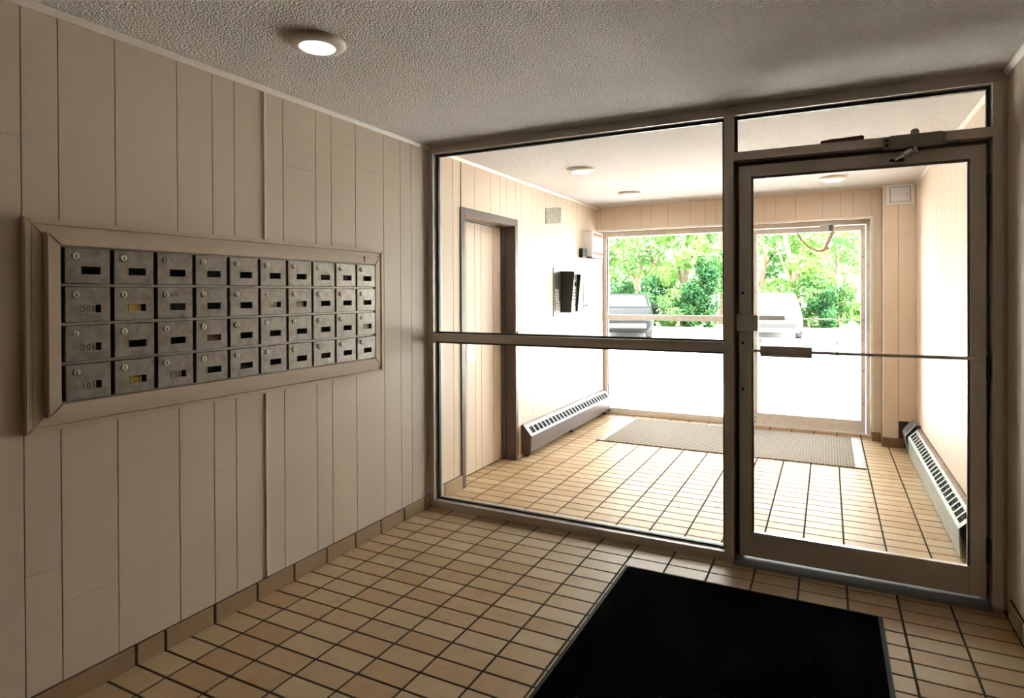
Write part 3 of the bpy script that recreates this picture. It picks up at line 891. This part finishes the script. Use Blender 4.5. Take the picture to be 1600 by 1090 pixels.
# ------------------------------------------------------------------ convector heaters
def heater_body(t, y0, y1, wall, sgn, zt, zk, zb, xt, xk, n, cov, grl, slot0=0.03):
    """sloped grille between (xt, zt) and (xk, zk), then a front skirt down to zb; distances from the wall"""
    X = lambda d: wall + sgn * d
    # sloped panel as strips and bars round the slots
    def P(s, y, lift=0.0):
        nx, nz = (zt - zk), (xk - xt)
        L = math.hypot(nx, nz)
        return (X(xt + (xk - xt) * s + lift * nx / L), y, zt + (zk - zt) * s + lift * nz / L)
    def strip(m, s0, s1, a, b, th=0.002, lift=0):
        vs_ = [P(s0, a, lift), P(s0, b, lift), P(s1, b, lift), P(s1, a, lift), P(s0, a, lift - th), P(s0, b, lift - th), P(s1, b, lift - th), P(s1, a, lift - th)]
        m.add(vs_, [(0, 1, 2, 3), (7, 6, 5, 4), (0, 4, 5, 1), (1, 5, 6, 2), (2, 6, 7, 3), (3, 7, 4, 0)])
    m = MB()
    strip(m, 0, 0.2, y0, y1)
    strip(m, 0.82, 1.0, y0, y1)
    pitch = (y1 - y0 - 2 * slot0) / n
    strip(m, 0.2, 0.82, y0, y0 + slot0); strip(m, 0.2, 0.82, y1 - slot0, y1)
    bw = pitch * 0.24
    for k in range(1, n):
        yc = y0 + slot0 + k * pitch
        strip(m, 0.2, 0.82, yc - bw / 2, yc + bw / 2)
    part('grille_cover', m, cov[1], t)
    for k in range(n):
        a = y0 + slot0 + k * pitch + bw / 2; b = a + pitch - bw
        g = MB()
        for q in range(4):
            s = 0.24 + q * 0.145
            strip(g, s, s + 0.085, a, b, 0.001, -0.003)
        part('slot_grille', g, grl, t)
    f = MB().prism([(X(xk), zk), (X(xk + 0.002), zk - 0.004), (X(xk - 0.006), zb), (X(xk - 0.012), zb), (X(xk - 0.004), zk - 0.004)], 'y', y0, y1)
    part('front_skirt', f, cov[0], t)
    f = MB().prism([(X(0), zt + 0.012), (X(0.012), zt + 0.012), (X(xt), zt), (X(xt - 0.004), zt - 0.006), (X(0), zt - 0.004)], 'y', y0, y1)
    part('top_edge', f, cov[2], t)
    part('back_plate', B(min(X(0), X(0.004)), max(X(0), X(0.004)), y0 + 0.002, y1 - 0.002, 0.03, zt), 'black', t)
    part('fin_tube', B(min(X(0.015), X(0.055)), max(X(0.015), X(0.055)), y0 + 0.01, y1 - 0.01, 0.06, zt - 0.09), 'black', t)
    return X

h1 = thing('baseboard_heater', (0.05, 2.35, 0), 'dark mauve-brown baseboard heater under the intercom wall', 'heater', 'baseboard heaters')
heater_body(h1, 1.33, 3.385, 0.0, 1, 0.262, 0.186, 0.055, 0.028, 0.094, 25, ('heatL', 'heatLs', 'heatL'), 'grille', 0.045)
part('end_cap', MB().prism([(0, 0.03), (0.088, 0.03), (0.094, 0.186), (0.028, 0.264), (0, 0.272)], 'y', 1.318, 1.331), 'brown', h1)
part('end_cap', MB().prism([(0, 0.03), (0.088, 0.03), (0.094, 0.186), (0.028, 0.264), (0, 0.272)], 'y', 3.384, 3.394), 'heatL', h1)
for yy in (1.36, 2.35, 3.33):
    part('foot', B(0.004, 0.05, yy, yy + 0.02, 0.0, 0.06), 'black', h1)

h2 = thing('baseboard_heater', (WR - 0.05, 1.6, 0), 'worn green-grey baseboard heater along the right vestibule wall', 'heater', 'baseboard heaters')
heater_body(h2, 0.52, 2.72, WR, -1, 0.232, 0.165, 0.012, 0.030, 0.094, 24, ('heatR', 'heatR', 'rust'), 'grille', 0.05)
part('end_cap', MB().prism([(WR, 0.03), (WR - 0.05, 0.03), (WR - 0.05, 0.15), (WR, 0.2)], 'y', 0.55, 0.556), 'rust', h2)
for yy in (0.6, 1.6, 2.65):
    part('foot', B(WR - 0.05, WR - 0.004, yy, yy + 0.02, 0.0, 0.06), 'black', h2)
ep = MB()
a0 = (WR, 0.262); k1 = (WR - 0.035, 0.268); k2 = (WR - 0.112, 0.165); k3 = (WR - 0.085, 0.02)
for (p, q) in ((k1, k2), (k2, k3), (a0, k1)):
    ep.add([(p[0], 2.745, p[1]), (q[0], 2.745, q[1]), (q[0], 2.985, q[1]), (p[0], 2.985, p[1]),
            (p[0] + 0.003, 2.745, p[1] - 0.003), (q[0] + 0.003, 2.745, q[1] - 0.003), (q[0] + 0.003, 2.985, q[1] - 0.003), (p[0] + 0.003, 2.985, p[1] - 0.003)],
           [(0, 1, 2, 3), (7, 6, 5, 4), (0, 4, 5, 1), (1, 5, 6, 2), (2, 6, 7, 3), (3, 7, 4, 0)])
for k in range(9):
    yy = 2.77 + k * 0.022
    ep.add([(k1[0] - 0.016, yy, k1[1] - 0.018), (k1[0] - 0.06, yy, k1[1] - 0.077), (k1[0] - 0.06, yy + 0.008, k1[1] - 0.077), (k1[0] - 0.016, yy + 0.008, k1[1] - 0.018),
            (k1[0] - 0.020, yy + .004, k1[1] - 0.012), (k1[0] - 0.064, yy + .004, k1[1] - 0.071)], [(0, 1, 5, 4), (3, 4, 5, 2), (0, 4, 3), (1, 2, 5)])
part('loose_end_cover', ep, 'heatLs', h2, 'bent grey end cover hanging loose')

# ------------------------------------------------------------------ things on the left vestibule wall
vp = thing('cover_plate', (0, 2.0, 2.12), 'mottled grey metal cover plate high on the vestibule wall', 'plate')
part('plate', MB().prism([(1.824, 2.026), (2.178, 2.068), (2.181, 2.222), (1.826, 2.172)], 'x', 0.0, 0.006), 'stone', vp)
for y_, z_ in ((1.85, 2.05), (2.15, 2.2)):
    part('screw', MB().cyl((0.006, y_, z_), 0.006, 0.002, 'x', 8), 'aludark', vp)

ic = thing('intercom', (0, 2.345, 1.4), 'black hooded entry intercom on a dark steel wall plate', 'intercom')
part('wall_plate', B(0, 0.006, 1.99, 2.70, 1.165, 1.635, c=0.0015), 'intercom', ic)
hd = MB()
for a, b in ((2.165, 2.171), (2.335, 2.341)):
    hd.prism([(0.006, 1.205), (0.112, 1.205), (0.150, 1.597), (0.006, 1.602)], 'y', a, b)
part('hood_sides', hd, 'black', ic)
part('hood_top', MB().prism([(0.006, 1.602), (0.152, 1.597), (0.148, 1.572), (0.142, 1.572), (0.144, 1.591), (0.006, 1.596)], 'y', 2.165, 2.341), 'steel', ic)
part('hood_bottom', B(0.006, 0.112, 2.171, 2.335, 1.199, 1.206), 'steel', ic)
fp = part('face_panel', MB().prism([(0.085, 1.207), (0.093, 1.207), (0.108, 1.592), (0.100, 1.592)], 'y', 2.172, 2.334), 'faceplate', ic)
FX = lambda z: 0.093 + 0.015 * (z - 1.207) / 0.385
part('display', B(FX(1.47) - 0.002, FX(1.47) + 0.002, 2.27, 2.325, 1.455, 1.495), 'carddark', fp)
for rr in range(4):
    for cc in range(3):
        zz = 1.33 + rr * 0.03
        part('key', B(FX(zz) - 0.002, FX(zz) + 0.004, 2.235 + cc * 0.03, 2.253 + cc * 0.03, zz - 0.009, zz + 0.009, c=0.002), 'alugrey', fp)
part('speaker_grille', MB().cyl((FX(1.54), 2.25, 1.54), 0.03, 0.002, 'x', 20), 'alugrey', fp)
part('key_lock', MB().cyl((FX(1.27), 2.315, 1.27), 0.009, 0.004, 'x', 12), 'chrome', fp)
for y_, z_ in ((2.005, 1.62), (2.005, 1.18), (2.685, 1.62), (2.685, 1.18)):
    part('screw', MB().cyl((0.006, y_, z_), 0.006, 0.002, 'x', 8), 'black', ic)
for nm, (a, b, c_, d), lb in (('paper_note', (2.03, 2.115, 1.315, 1.43), 'upper white paper note taped left of the intercom hood'),
                              ('paper_note', (2.045, 2.145, 1.203, 1.318), 'lower white paper note taped left of the intercom hood')):
    m = MB().prism([(a, c_ + 0.006), (b, c_), (b - 0.004, d - 0.008), (a + 0.002, d)], 'x', 0.0062, 0.0072)
    o = thing(nm, (0.0065, (a + b) / 2, c_), lb, 'note', 'paper notes by the intercom')
    part('sheet', m, 'paper', o)
    for q in range(3):
        part('print_line', B(0.0072, 0.0074, a + 0.015, b - 0.02 - 0.01 * q, d - 0.035 - q * 0.028, d - 0.028 - q * 0.028), 'alugrey', o)

sp = thing('call_plate', (0, 2.85, 1.22), 'narrow stainless plate with a white card right of the intercom', 'plate')
part('plate', B(0, 0.006, 2.775, 2.925, 1.226, 1.48, c=0.002), 'steel', sp)
part('card', B(0.006, 0.0075, 2.80, 2.895, 1.285, 1.455), 'paper', sp)
part('button', MB().cyl((0.006, 2.825, 1.256), 0.012, 0.006, 'x', 14), 'black', sp)
part('button', MB().cyl((0.006, 2.875, 1.256), 0.012, 0.006, 'x', 14), 'alugrey', sp)

sn = thing('wall_sensor', (0, 2.69, 1.8), 'small black box mounted left of the grey wall cabinet', 'sensor')
part('case', B(0, 0.046, 2.655, 2.765, 1.76, 1.855, c=0.008), 'black', sn)
part('bracket', B(0.0, 0.03, 2.765, 2.782, 1.772, 1.79), 'plasticwhite', sn)
wb = thing('wall_cabinet', (0, 2.95, 1.76), 'pale grey shallow wall box carrying the red and white notice', 'box')
part('case', B(0, 0.098, 2.785, 3.13, 1.775, 2.045, c=0.004), 'plasticwhite', wb)
part('base_vent', B(0.01, 0.09, 2.80, 3.12, 1.762, 1.776), 'black', wb)
part('cover', B(0.098, 0.104, 2.79, 3.125, 1.78, 2.04, c=0.002), 'plasticwhite', wb)
sg = thing('notice_sign', (0.104, 2.96, 1.79), 'white notice with red bands at top and bottom near the window', 'sign')
part('sheet', B(0.1042, 0.1052, 2.80, 3.12, 1.79, 2.032), 'paper', sg)
part('red_band', B(0.1052, 0.1056, 2.80, 3.12, 1.798, 1.826), 'signred', sg)
part('red_band', B(0.1052, 0.1056, 2.81, 3.10, 1.996, 2.024), 'signred', sg)
part('emblem', MB().lathe([(0.016, 0), (0.016, 0.0005)], (0.1052, 2.91, 1.915), 'x', 20), 'alugrey', sg)

ap = thing('access_panel', (2.907, 3.04, 2.165), 'white hatch at the top of the pilaster', 'panel')
m = MB()
x0, x1, z0, z1 = 2.806, 3.020, 2.163, H - 0.002
for a, b, c_, d in ((x0, x0 + 0.028, z0, z1), (x1 - 0.028, x1, z0, z1), (x0 + 0.028, x1 - 0.028, z0, z0 + 0.022), (x0 + 0.028, x1 - 0.028, z1 - 0.022, z1)):
    m.box(a, b, 3.026, 3.040, c_, d)
part('frame', m, 'hatch', ap)
dd = part('hatch', B(x0 + 0.033, x1 - 0.033, 3.029, 3.037, z0 + 0.026, z1 - 0.026, c=0.001), 'hatch', ap)
part('latch', MB().cyl((x1 - 0.055, 3.029, 2.255), 0.006, -0.002, 'y', 12), 'alugrey', dd)

part('recess', B(x0 + 0.02, x1 - 0.02, 3.0375, 3.0399, z0 + 0.016, z1 - 0.016), 'aludark', ap)

# ------------------------------------------------------------------ outside: ground, railing
g = struct('ground', B(-60, 60, 3.63, 90, -0.25, -0.055), 'asphalt', 'pale parking lot outside the entrance')
struct('landing', B(-4, 6, 3.63, 6.2, -0.2, -0.02, c=0.004), 'concrete', 'concrete landing outside the entrance door')
struct('verge', MB().prism([(-40, 19.6), (0.7, 20.4), (1.4, 21.4), (40, 22), (40, 60), (-40, 60)], 'z', -0.06, 0.0), 'lawn', 'planted strip beyond the parking lot')
struct('kerb', MB().prism([(-40, 19.35), (0.7, 20.15), (1.5, 21.15), (40, 21.75), (40, 22), (1.4, 21.4), (0.7, 20.4), (-40, 19.6)], 'z', -0.06, 0.06), 'concrete', 'pale kerb along the planting')
rl = thing('railing', (2.43, 4.85, -0.02), 'grey steel handrail on the landing outside the entrance door', 'railing')
for x in (1.572, 2.436, 3.30, 4.16):
    part('post', B(x - 0.018, x + 0.018, 4.832, 4.868, -0.02, 0.80), 'railing', rl)
part('top_rail', B(1.55, 4.3, 4.825, 4.875, 0.798, 0.818, c=0.004), 'railing', rl)
part('lower_rail', B(1.55, 4.3, 4.842, 4.858, 0.078, 0.094), 'railing', rl)

# ------------------------------------------------------------------ trees, shrubs
rng = np.random.default_rng(11)
def leaves(blobs, n, size):
    """n leaves scattered through ellipsoid blobs (cx, cy, cz, rx, ry, rz)"""
    bl = np.array(blobs, float)
    w = bl[:, 3] * bl[:, 4] * bl[:, 5]; w = w ** 0.75 / (w ** 0.75).sum()
    idx = rng.choice(len(bl), n, p=w)
    d = rng.normal(size=(n, 3)); d /= np.linalg.norm(d, axis=1)[:, None]
    rad = rng.uniform(0.35, 1.0, n) ** 0.5
    c = bl[idx, :3] + d * rad[:, None] * bl[idx, 3:]
    c[:, 2] = np.maximum(c[:, 2], 0.05)
    a = rng.normal(size=(n, 3)); a /= np.linalg.norm(a, axis=1)[:, None]
    b = np.cross(a, rng.normal(size=(n, 3))); b /= np.linalg.norm(b, axis=1)[:, None]
    s = (size * rng.uniform(0.6, 1.3, n))[:, None]
    v = np.stack([c - a * s, c + b * s * 0.45, c + a * s, c - b * s * 0.45], 1).reshape(-1, 3)
    return v
def leaf_mesh(name, v, mat, off):
    n = len(v) // 4
    me = bpy.data.meshes.new(name)
    me.vertices.add(4 * n); me.loops.add(4 * n); me.polygons.add(n)
    me.vertices.foreach_set('co', (v - np.array(off)).astype(np.float32).ravel())
    me.loops.foreach_set('vertex_index', np.arange(4 * n, dtype=np.int32))
    me.polygons.foreach_set('loop_start', np.arange(0, 4 * n, 4, dtype=np.int32))
    me.update()
    me.materials.append(M[mat])
    return me
def tree(x, y, h, r, mat, label, lean=(0, 0), n=2600, low=1.2, trunk=0.13, size=0.12, fork=True):
    t = thing('tree', (x, y, -0.02), label, 'tree', 'trees beyond the parking lot')
    top = Vector((x + lean[0] * h, y + lean[1] * h, h * 0.8))
    pth = [Vector((x, y, -0.02)).lerp(top, k / 6) + Vector((0.09 * math.sin(k * 2.1 + x), 0.05 * math.cos(k * 1.7), 0)) * (k > 0) for k in range(7)]
    m = MB().tube(pth, [trunk * (1.15 - 0.14 * k) for k in range(7)], 8)
    if fork:
        for k, (dx, dz) in enumerate(((-0.7, 1.3), (0.8, 1.2), (0.3, 1.6))):
            p = pth[2 + k % 2]
            m.tube([p, p + Vector((dx * .5, 0.1, dz * .6)), p + Vector((dx * r * .7, 0.2, dz * 1.3))], [trunk * .6, trunk * .42, trunk * .15], 6)
    part('trunk', m, 'bark', t, smooth=True)
    bl = []
    for k in range(13):
        zz = low + (h - low) * (k + 0.5) / 13
        f = math.sin(math.pi * min(1, 0.25 + 0.75 * (k + .5) / 13)) + 0.25
        a = rng.uniform(0, 6.28)
        bl.append((x + lean[0] * zz + math.cos(a) * r * .55 * f, y + lean[1] * zz + math.sin(a) * r * .5 * f, zz, r * .5 * rng.uniform(.7, 1.15), r * .5, r * .38 * rng.uniform(.7, 1.1)))
    o = link('foliage', leaf_mesh('foliage', leaves(bl, n, size), mat, t.location), t)
    o['kind'] = 'stuff'
def shrub(x, y, h, r, mat, label, n=2200, size=0.09):
    t = thing('shrub', (x, y, -0.02), label, 'shrub', 'shrubs along the planted strip')
    m = MB()
    for k in range(4):
        a = k * 1.6 + x
        m.tube([(x, y, -0.02), (x + .15 * math.cos(a), y + .15 * math.sin(a), h * .4), (x + .3 * r * math.cos(a), y + .3 * r * math.sin(a), h * .8)], [0.03, 0.02, 0.008], 5)
    part('stem', m, 'bark', t)
    bl = [(x + rng.uniform(-.5, .5) * r, y + rng.uniform(-.4, .4) * r, h * (0.18 + 0.68 * k / 7), r * .5, r * .45, h * .22) for k in range(8)]
    o = link('foliage', leaf_mesh('foliage', leaves(bl, n, size), mat, t.location), t)
    o['kind'] = 'stuff'

tree(-8.3, 26.5, 6.0, 2.0, 'leafmid', 'leafy tree at the far left end of the window view', n=2600)
tree(-5.9, 25.2, 6.5, 1.9, 'leafbright', 'slim tree with twin pale trunks behind the dark car', (0.02, 0), n=2000, low=2.0)
tree(-5.2, 25.6, 6.2, 1.5, 'leafmid', 'tree with a grey forked trunk right of the twin-trunk tree', (-0.03, 0), n=1500, low=2.2)
tree(-3.1, 22.3, 5.6, 1.25, 'leafbright', 'vine-covered yellow-green tree in the middle of the window view', n=4200, low=0.7)
tree(-1.9, 24.6, 6.4, 1.7, 'leafmid', 'tall tree at the right side of the window view', n=2600, low=1.4)
tree(-0.2, 25.0, 5.8, 1.2, 'leafmid', 'slender tree at the left edge of the door view', n=1500, low=1.5)
tree(1.45, 23.6, 5.8, 1.4, 'leafbright', 'leaning tree behind the white car', (-0.14, 0), n=3000, low=1.3, trunk=0.17)
tree(2.5, 24.6, 6.4, 1.3, 'leafmid', 'thin bare-stemmed tree in the middle of the door view', (0.05, 0), n=1000, low=2.4, trunk=0.1)
tree(4.3, 27.0, 6.0, 1.8, 'leafbright', 'airy tree before the pink building', n=900, low=2.2)
for k, (x, y, h) in enumerate(((-12.5, 33, 9), (-9.0, 35, 10), (-5.5, 34, 9.5), (-2.4, 36, 10), (0.4, 36, 9), (3.2, 38, 8))):
    tree(x, y, h, 2.6, 'leafbright' if k % 2 else 'leafmid',
         ['leftmost of the tall hazy trees in the back row', 'second tall hazy tree from the left in the back row', 'third tall hazy tree from the left in the back row',
          'fourth tall hazy tree from the left in the back row', 'fifth tall hazy tree from the left in the back row', 'rightmost of the tall hazy trees in the back row'][k],
         n=1700, low=1.8, size=0.2)
for k, (x, y, h, r, mt, lb) in enumerate((
        (-8.0, 23.4, 1.7, 1.2, 'leafmid', 'bushy shrub behind the roof of the dark car'),
        (-6.2, 23.0, 1.8, 1.1, 'leafdark', 'dark shrub directly behind the dark car'),
        (-4.35, 21.4, 2.0, 0.9, 'leafdark', 'dark glossy shrub right of the dark car'),
        (-3.45, 21.0, 1.2, 0.7, 'leafmid', 'low light green shrub at the foot of the vine-covered tree'),
        (-2.7, 21.3, 1.7, 0.8, 'leafdark', 'dark shrub right of the vine-covered tree'),
        (-1.9, 21.6, 2.7, 0.8, 'leafdark', 'tall dark shrub at the right edge of the window view'),
        (1.75, 22.8, 2.0, 0.75, 'leafmid', 'rounded shrub right of the white car'),
        (2.15, 22.6, 1.4, 0.6, 'leafdark', 'low dark shrub in front of the rounded shrub'),
        (2.75, 23.2, 1.7, 0.7, 'leafmid', 'light shrub in the middle of the door view'),
        (3.9, 25.0, 0.9, 0.9, 'leafbright', 'low pale shrub near the pink building'))):
    shrub(x, y, h, r, mt, lb)

# ------------------------------------------------------------------ cars
def car(name, loc, heading, paint, label, width=1.80, length=4.4, height=1.45):
    t = thing(name, loc, label, 'car')
    ang = math.atan2(heading[1], heading[0])
    hw = width / 2
    # stations along the length, front = +x: (x, z_bottom, z_belt, half width, z_roof or None, roof half width)
    L = length
    st_ = [(0.5, 0.32, 0.58, .80), (0.485, 0.26, 0.74, .90), (0.43, 0.2, 0.84, .97), (0.30, 0.2, 0.93, 1.0), (0.22, 0.2, 0.97, 1.0), (0.0, 0.2, 0.98, 1.0),
           (-0.25, 0.2, 1.0, 1.0), (-0.42, 0.22, 0.98, .98), (-0.48, 0.28, 0.92, .93), (-0.5, 0.36, 0.8, .86)]
    m = MB()
    n = 8
    for (x, zb, zt, w) in st_:
        y = hw * w
        m.v += [(x * L, -y * .9, zb), (x * L, -y, zb + .12), (x * L, -y, (zb + zt) / 2 + .06), (x * L, -y * .93, zt), (x * L, y * .93, zt), (x * L, y, (zb + zt) / 2 + .06), (x * L, y, zb + .12), (x * L, y * .9, zb)]
    for i in range(len(st_) - 1):
        for k in range(n):
            k2 = (k + 1) % n
            m.f.append((i * n + k, i * n + k2, (i + 1) * n + k2, (i + 1) * n + k))
    m.f.append(tuple(range(n))); m.f.append(tuple((len(st_) - 1) * n + k for k in range(n - 1, -1, -1)))
    objs = [part_local('body', m, paint, t, True)]
    # cabin
    k = height
    cab = [(0.24, 0.95, .90, .90), (0.075, k - .04, .78, .76), (-0.02, k, .76, .76), (-0.27, k - .02, .75, .75), (-0.44, 0.97, .88, .88)]
    m = MB()
    for (x, z, w, w2) in cab:
        m.v += [(x * L, -hw * .93, 0.93), (x * L, -hw * w, z), (x * L, hw * w, z), (x * L, hw * .93, 0.93)]
    for i in range(len(cab) - 1):
        for q in range(3):
            m.f.append((i * 4 + q, i * 4 + q + 1, (i + 1) * 4 + q + 1, (i + 1) * 4 + q))
    part_local('cabin', m, paint, t, False)
    def lerp(a, b, s): return tuple(a[i] + (b[i] - a[i]) * s for i in range(3))
    A0, A1 = (cab[0][0] * L, 0, cab[0][1]), (cab[1][0] * L, 0, cab[1][1])
    def pane(nm, quad, out):
        m = MB()
        o_ = Vector(out) * 0.012
        m.add([Vector(p) + o_ for p in quad] + [Vector(p) - o_ for p in quad], [(0, 1, 2, 3), (7, 6, 5, 4), (0, 4, 5, 1), (1, 5, 6, 2), (2, 6, 7, 3), (3, 7, 4, 0)])
        part_local(nm, m, 'carglass', t, False)
    b0, b1 = lerp(A0, A1, .08), lerp(A0, A1, .92)
    pane('windscreen', [(b0[0], -hw * .82, b0[2]), (b0[0], hw * .82, b0[2]), (b1[0], hw * .70, b1[2]), (b1[0], -hw * .70, b1[2])], (0.6, 0, 0.8))
    A0, A1 = (cab[4][0] * L, 0, cab[4][1]), (cab[3][0] * L, 0, cab[3][1])
    b0, b1 = lerp(A0, A1, .12), lerp(A0, A1, .9)
    pane('rear_window', [(b0[0], -hw * .78, b0[2]), (b0[0], hw * .78, b0[2]), (b1[0], hw * .68, b1[2]), (b1[0], -hw * .68, b1[2])], (-0.8, 0, 0.6))
    for s in (-1, 1):
        zr = k - .10
        f = lambda z: hw * (.93 + (.77 - .93) * (z - .93) / (k - .93))
        for xa, xb, xc, xd in ((0.20, 0.0, 0.0, 0.085), (-0.02, -0.2, -0.2, -0.02), (-0.22, -0.385, -0.29, -0.22)):
            pane('side_window', [(xa * L, s * f(1.0), 1.0), (xb * L, s * f(1.0), 1.0), (xc * L, s * f(zr), zr), (xd * L, s * f(zr), zr)], (0, s, 0.3))
        m = MB().box(0.185 * L - .06, 0.185 * L + .06, s * hw * .98 if s > 0 else s * hw * 1.14, s * hw * 1.14 if s > 0 else s * hw * .98, 0.96, 1.09, c=.03)
        part_local('mirror', m, paint, t, True)
        m = MB().box(0.455 * L, 0.492 * L, min(s * hw * .55, s * hw * .88), max(s * hw * .55, s * hw * .88), 0.62, 0.74, c=.02)
        part_local('headlight', m, 'headlight', t, True)
        for xw in (0.31, -0.30):
            y = s * (hw - .11)
            w_ = part_local('wheel', MB().lathe([(0.20, -.11), (0.30, -.11), (0.33, -.08), (0.33, .08), (0.30, .11), (0.20, .11)], (xw * L, y, 0.33), 'y', 24), 'tyre', t, True)
            hub = MB().lathe([(0.205, .0), (0.19, s * .115), (0.05, s * .10)], (xw * L, y, 0.33), 'y', 16)
            part_local('hub', hub, 'alubright', w_, True)
    part_local('bumper', MB().box(0.488 * L, 0.508 * L, -hw * .8, hw * .8, 0.34, 0.5, c=.02), 'tyre', t, False)
    part_local('grille', MB().box(0.489 * L, 0.499 * L, -hw * .5, hw * .5, 0.56, 0.68, c=.005), 'black', t, False)
    t.rotation_euler = (0, 0, ang)
    return t
def part_local(name, mb, mat, parent, smooth):
    return link(name, mb.mesh(name, mat, smooth=smooth), parent)
car('parked_car', (-3.95, 17.1, -0.055), (0.25, -0.97), 'cardarkpaint', 'charcoal car parked facing the building at the left of the window', height=1.42)
car('parked_car', (0.62, 18.9, -0.055), (0.06, -1), 'carwhitepaint', 'white car parked facing the building behind the entrance door', width=1.85, height=1.42)

# ------------------------------------------------------------------ pink building beyond
pbd = thing('building', (8.5, 47, -0.05), 'low pink building beyond the trees at the right', 'building')
part('wall', B(3.3, 16, 44, 54, -0.05, 3.0), 'pinkwall', pbd)
part('roof', MB().prism([(43.4, 3.0), (54.6, 3.0), (49, 4.6)], 'x', 2.9, 16.4), 'roof', pbd)
for x in (4.4, 7.0, 9.6):
    w_ = part('window', B(x, x + 1.2, 43.95, 44.02, 1.0, 2.1), 'plasticwhite', pbd)
    part('pane', B(x + .08, x + 1.12, 43.93, 43.96, 1.08, 2.02), 'carglass', w_)
